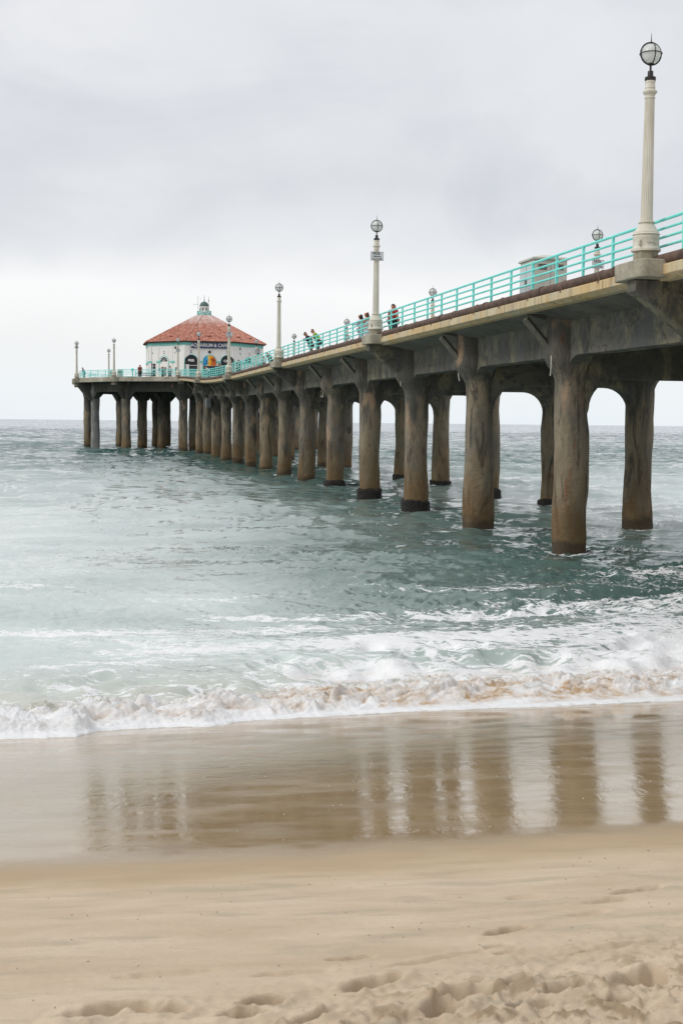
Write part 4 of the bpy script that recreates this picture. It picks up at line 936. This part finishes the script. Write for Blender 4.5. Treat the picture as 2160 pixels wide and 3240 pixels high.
def mk_sea():
    m=Mat('sea_water',.05,1.33); foam=m.attr('foam'); sandy=m.attr('sandy'); milk_reflection=m.attr('milk_reflection'); tint=m.attr('tint')
    rot=(0,0,-SH)
    fn=m.noise(m.coord((.8,2.3,.8),rot=rot),1.5,8,.72,.8); fn2=m.noise(m.coord((1.6,3.6,1),rot=rot,loc=(3,3,3)),5,5,.6,.6)
    vo=m.n('ShaderNodeTexVoronoi',feature='DISTANCE_TO_EDGE')
    wv=m.n('ShaderNodeVectorMath',operation='ADD'); nz=m.n('ShaderNodeTexNoise'); m.L.new(m.coord((1,2,1),rot=rot),nz.inputs['Vector']); nz.inputs['Scale'].default_value=1.4; nz.inputs['Detail'].default_value=4
    sc=m.n('ShaderNodeVectorMath',operation='SCALE'); m.L.new(nz.outputs['Color'],sc.inputs[0]); sc.inputs['Scale'].default_value=1.6
    m.L.new(m.coord((1.1,2.6,1),rot=rot),wv.inputs[0]); m.L.new(sc.outputs[0],wv.inputs[1]); m.L.new(wv.outputs[0],vo.inputs['Vector']); vo.inputs['Scale'].default_value=1.3
    lace=m.math('SUBTRACT',1,m.math('MULTIPLY',vo.outputs['Distance'],4.2,clamp=True))
    pat=m.math('ADD',m.math('MULTIPLY_ADD',fn,2.0,-.76),m.math('ADD',m.math('MULTIPLY_ADD',fn2,.7,-.14),m.math('MULTIPLY',lace,.22)))   # ~.2-.85
    th=m.math('ADD',pat,m.math('MULTIPLY_ADD',foam,.92,-1.02))
    mask=m.ramp(th,[(.0,0.),(.03,.35),(.11,1.)]); 
    # water body colour, the pier's dark reflection painted into it
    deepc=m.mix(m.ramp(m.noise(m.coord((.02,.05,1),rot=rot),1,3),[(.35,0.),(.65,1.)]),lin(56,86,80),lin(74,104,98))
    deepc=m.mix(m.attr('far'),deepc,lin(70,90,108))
    wcol=m.mix(m.math('MULTIPLY',milk_reflection,.95),deepc,lin(211,221,216)); wcol=m.mix(m.math('MULTIPLY',tint,.8),wcol,lin(178,172,156))
    # bumps: chop of several sizes
    b=m.bump(m.noise(m.coord((.10,.22,1),rot=rot),1,3,.5,.3),.22,1)
    b=m.bump(m.noise(m.coord((.5,1.1,1),rot=rot),1,4,.55,.4),.055,1,b)
    b=m.bump(m.noise(m.coord((2.2,4.2,1),rot=rot),1,4,.6,.3),.022,1,b)
    b=m.bump(m.noise(m.coord((9,15,1),rot=rot),1,4,.6),.006,1,b)
    # facets too fine for the bump footprint far out: perturb the normal directly
    def vec(scale,amp,loc):
        x=m.n('ShaderNodeTexNoise'); m.L.new(m.coord(scale,rot=rot,loc=loc),x.inputs['Vector']); x.inputs['Scale'].default_value=1; x.inputs['Detail'].default_value=6; x.inputs['Roughness'].default_value=.66; x.inputs['Distortion'].default_value=.5
        a=m.n('ShaderNodeVectorMath',operation='SUBTRACT'); m.L.new(x.outputs['Color'],a.inputs[0]); a.inputs[1].default_value=(.5,.5,.5)
        c=m.n('ShaderNodeVectorMath',operation='MULTIPLY'); m.L.new(a.outputs[0],c.inputs[0]); c.inputs[1].default_value=(amp*.6,amp,0); return c.outputs[0]
    va=m.n('ShaderNodeVectorMath',operation='ADD'); m.L.new(vec((.55,2.0,1),1.0,(0,0,0)),va.inputs[0]); m.L.new(vec((.10,.42,1),.55,(5,5,0)),va.inputs[1])
    vs=m.n('ShaderNodeVectorMath',operation='SCALE'); m.L.new(va.outputs[0],vs.inputs[0]); m.L.new(m.attr('rough'),vs.inputs['Scale'])
    vb=m.n('ShaderNodeVectorMath',operation='ADD'); m.L.new(b,vb.inputs[0]); m.L.new(vs.outputs[0],vb.inputs[1]); vn=m.n('ShaderNodeVectorMath',operation='NORMALIZE'); m.L.new(vb.outputs[0],vn.inputs[0])
    m.fin(wcol,m.math('MULTIPLY_ADD',milk_reflection,.02,.05),vn.outputs[0])
    fo=m.n('ShaderNodeBsdfPrincipled'); fo.inputs['Roughness'].default_value=.75
    fc=m.mix(m.ramp(m.noise(m.coord(),4,4),[(.3,0.),(.7,1.)]),lin(234,236,236),lin(250,250,250))
    sm=m.math('MULTIPLY',sandy,m.ramp(m.noise(m.coord((1,1.3,1)),7,5,.65),[(.34,.25),(.6,1.)]))
    fc=m.mix(sm,fc,lin(190,156,112)); m.L.new(fc,fo.inputs['Base Color'])
    fb=m.bump(m.noise(m.coord((1,1.2,1)),11,6,.7),.06,1); fb=m.bump(m.noise(m.coord(),45,4,.7),.012,1,fb); m.L.new(fb,fo.inputs['Normal'])
    fo.inputs['Subsurface Weight'].default_value=.4; fo.inputs['Subsurface Radius'].default_value=(1,1,1); fo.inputs['Subsurface Scale'].default_value=.05
    mx=m.n('ShaderNodeMixShader'); m.L.new(mask,mx.inputs[0]); m.L.new(m.b.outputs[0],mx.inputs[1]); m.L.new(fo.outputs[0],mx.inputs[2]); m.L.new(mx.outputs[0],m.out.inputs['Surface'])
    return m.m
tl=[16.9]
while tl[-1]<9000:
    t=tl[-1]; tl.append(t+(.02 if t<23 else (min(max(.02,.00009*t*t),.6 if t<240 else 1.2) if t<620 else min(.0035*t**1.0*(t/620)**1.2,400))))
tS=np.array(tl)
ma=np.concatenate([np.linspace(-4,-.12,60)[:-1],np.arange(-.12,.72,.00135),np.linspace(.72,5,60)[1:]])
MM,TT=np.meshgrid(ma,tS); QQ=MM*TT; DT=np.gradient(tS)[:,None]*np.ones_like(QQ)
Zs,fo_,sa_,mi_,ti_=sea_fields(QQ,TT,np.maximum(DT*.8,np.abs(np.gradient(ma))[None,:]*TT))
# foam collars where the columns stand in the water
VV_=-math.cos(YAW)*(QQ*math.cos(SH)-TT*math.sin(SH)-X0)-math.sin(YAW)*(QQ*math.sin(SH)+TT*math.cos(SH)-Y0)
c_,s_=math.cos(SH),math.sin(SH); WX=QQ*c_-TT*s_; WY=QQ*s_+TT*c_
for k in range(-1,9):
    for sg2 in (1,-1):
        p=pw(k*BAY,sg2*CV); r_=np.sqrt((WX-p.x)**2+(WY-p.y)**2); ring=np.exp(-((r_-.78)/.22)**2); fo_=np.maximum(fo_,.62*ring); Zs=Zs+.05*ring*pn(WX*3,WY*3,7)
grid_obj('sea',QQ,TT,Zs,mk_sea(),{'foam':fo_,'sandy':sa_,'milk_reflection':mi_,'tint':ti_,'far':sst(90,900,TT),'rough':.45+.5*sst(30,70,TT)+.5*sst(50,110,TT)+.5*sst(150,500,TT)+1.1*np.exp(-((VV_-4)/9.5)**2)*sst(28,40,TT)*sst(150,60,TT)})
# spray thrown up along the roller
rs=np.random.RandomState(5); mb=MB(); n=1700
qs=rs.uniform(0,13,n); dd=rs.gamma(2,.45,n)
for q_,d_ in zip(qs,dd):
    if pn(np.array([q_*1.7]),np.array([d_*1.3]),55)[0]<-.05: continue
    t_=float(ts(np.array([q_]))[0])+.25+d_; cl=max(0,float(pn(np.array([q_*1.1]),np.array([d_*.8]),56)[0])); h_=.25+.14*(18.6-t_)+.08+rs.gamma(1.6,.04)*(1+4*cl)
    p=qt(q_,t_,h_); r_=rs.uniform(.003,.010); mb.sphere(p,r_,5,4,(1,1,rs.uniform(.8,1.8)))
o=mb.build('sea_spray',simple('spray_white',lin(240,240,240),.5),None); o['kind']='stuff'
# bubbles on the wet sand
mb=MB()
for i in range(130):
    q_,t_=rs.uniform(1.5,6.5),rs.uniform(8.7,13.5)
    if pn(np.array([q_*.9]),np.array([t_*.9]),44)[0]<.02: continue
    z_=float(beach_z(np.array([q_]),np.array([t_]),False)[0]); mb.sphere(qt(q_,t_,z_+.001),rs.uniform(.002,.005),6,4,(1,1,.7))
o=mb.build('foam_bubbles',simple('bubble_white',lin(225,222,214),.3),None); o['kind']='stuff'
# bits of shell and weed on the dry sand
mb=MB()
for i in range(90):
    q_,t_=rs.uniform(0,4.6),rs.uniform(4.7,8.0); z_=float(beach_z(np.array([q_]),np.array([t_]))[0]); p=qt(q_,t_,z_+.002); a=rs.uniform(0,6.28); l=rs.uniform(.003,.010)
    mb.tube([p,p+Vector((math.cos(a)*l,math.sin(a)*l,.002)),p+Vector((math.cos(a+.7)*l*1.7,math.sin(a+.7)*l*1.7,.0))],[.001,.0018,.0006],5)
o=mb.build('weed_scraps',simple('weed_brown',lin(126,104,80),.8),None); o['kind']='stuff'
# ================================================================== SKY, LIGHT, CAMERA
w=bpy.data.worlds.new('World'); S.world=w; w.use_nodes=True; t=w.node_tree; N=t.nodes; L=t.links
bg=N['Background']; bg.inputs['Strength'].default_value=1.07
SUN_EL,SUN_AZ=R(48),R(235)
sky=N.new('ShaderNodeTexSky'); sky.sky_type='NISHITA'; sky.sun_disc=False; sky.sun_elevation=SUN_EL; sky.sun_rotation=SUN_AZ
tc=N.new('ShaderNodeTexCoord'); sp=N.new('ShaderNodeSeparateXYZ'); L.new(tc.outputs['Generated'],sp.inputs[0])
def mth(op,a,b=0,c=0,clamp=False):
    x=N.new('ShaderNodeMath'); x.operation=op; x.use_clamp=clamp
    for i,v in enumerate((a,b,c)):
        if isinstance(v,bpy.types.NodeSocket): L.new(v,x.inputs[i])
        else: x.inputs[i].default_value=v
    return x.outputs[0]
zc=mth('MAXIMUM',sp.outputs['Z'],0); dn=mth('ADD',zc,.14)
cx=mth('DIVIDE',sp.outputs['X'],dn); cy=mth('DIVIDE',sp.outputs['Y'],dn); cb_=N.new('ShaderNodeCombineXYZ'); L.new(mth('MULTIPLY',sp.outputs['X'],4.5),cb_.inputs[0]); L.new(mth('MULTIPLY',sp.outputs['Y'],1.5),cb_.inputs[1]); L.new(mth('MULTIPLY',zc,9.0),cb_.inputs[2])
def wn(scale,detail,rough,dist,loc=(0,0,0),sc=(1,1,1)):
    mp=N.new('ShaderNodeMapping'); L.new(cb_.outputs[0],mp.inputs['Vector']); mp.inputs['Location'].default_value=loc; mp.inputs['Scale'].default_value=sc
    x=N.new('ShaderNodeTexNoise'); L.new(mp.outputs[0],x.inputs['Vector']); x.inputs['Scale'].default_value=scale; x.inputs['Detail'].default_value=detail; x.inputs['Roughness'].default_value=rough; x.inputs['Distortion'].default_value=dist; return x.outputs['Fac']
def wramp(f,stops):
    x=N.new('ShaderNodeValToRGB'); L.new(f,x.inputs[0]); e=x.color_ramp.elements; e[0].position,e[0].color=stops[0]; e[-1].position,e[-1].color=stops[-1]
    for p,c in stops[1:-1]: q=e.new(p); q.color=c
    return x.outputs[0]
def wmix(f,a,b):
    x=N.new('ShaderNodeMix'); x.data_type='RGBA'
    for i,v in ((0,f),(6,a),(7,b)):
        if isinstance(v,bpy.types.NodeSocket): L.new(v,x.inputs[i])
        else: x.inputs[i].default_value=v
    return x.outputs[2]
# cloud deck: grey-blue bellies between brighter white tops, banded with elevation
el=mth('ADD',zc,mth('MULTIPLY_ADD',wn(.42,4,.55,.4,(2.2,0,0),(1,.8,1)),.16,-.08))
base=wramp(el,[(0.0,lin(232,240,245)),(.02,lin(236,241,244)),(.045,lin(238,240,241)),(.088,lin(250,250,250)),(.12,lin(224,227,231)),(.165,lin(206,210,216)),(.24,lin(217,220,225)),(.33,lin(231,232,235)),(.60,lin(224,225,229))])
n1=wn(.55,7,.55,.5,(0.4,1.3,0)); col=wmix(mth('MULTIPLY',wramp(n1,[(.44,(0,0,0,1)),(.66,(1,1,1,1))]),.45),base,lin(243,243,244))
n2=wn(.8,6,.55,.6,(5.4,2.3,0)); col=wmix(mth('MULTIPLY',wramp(n2,[(.48,(0,0,0,1)),(.7,(1,1,1,1))]),mth('MULTIPLY',wramp(el,[(.08,(0,0,0,1)),(.13,(1,1,1,1))]),.75)),col,lin(204,207,214))
sk=N.new('ShaderNodeVectorMath'); sk.operation='SCALE'; L.new(sky.outputs[0],sk.inputs[0]); sk.inputs['Scale'].default_value=.08
col=wmix(.06,col,sk.outputs[0])
zb=mth('MULTIPLY_ADD',mth('SMOOTH_MIN',mth('MAXIMUM',mth('SUBTRACT',zc,.42),0),.4,.1),1.15,1.0)
sv=N.new('ShaderNodeVectorMath'); sv.operation='SCALE'; L.new(col,sv.inputs[0]); L.new(zb,sv.inputs['Scale']); L.new(sv.outputs[0],bg.inputs['Color'])
sl=bpy.data.lights.new('sun','SUN'); sl.energy=1.3; sl.angle=R(14); sl.color=(1,.96,.9); so=bpy.data.objects.new('sun',sl); COL.objects.link(so)
# light comes from behind the camera's left shoulder
sd=Vector((-.80,-.30,.72)).normalized(); so.rotation_euler=sd.to_track_quat('Z','Y').to_euler()
sky.sun_elevation=math.asin(sd.z); sky.sun_rotation=math.atan2(sd.x,sd.y)
cam=bpy.data.cameras.new('camera'); co=bpy.data.objects.new('camera',cam); COL.objects.link(co); S.camera=co
co.location=(0,0,CAMH); cam.sensor_fit='HORIZONTAL'; cam.sensor_width=24; cam.lens=3030.8/1568*24; cam.clip_end=60000; cam.clip_start=.1
M1=Matrix.Rotation(math.pi/2-.0682,4,'X'); roll=Matrix.Rotation(.0107,4,'Z')
co.matrix_world=Matrix.Translation((0,0,CAMH))@M1@roll
cam.dof.use_dof=True; cam.dof.focus_distance=60; cam.dof.aperture_fstop=9
S.view_settings.view_transform='Standard'; S.view_settings.look='None'; S.view_settings.exposure=0; S.view_settings.gamma=1
S.render.engine='CYCLES'
for o in (proto,proto2):
    pass
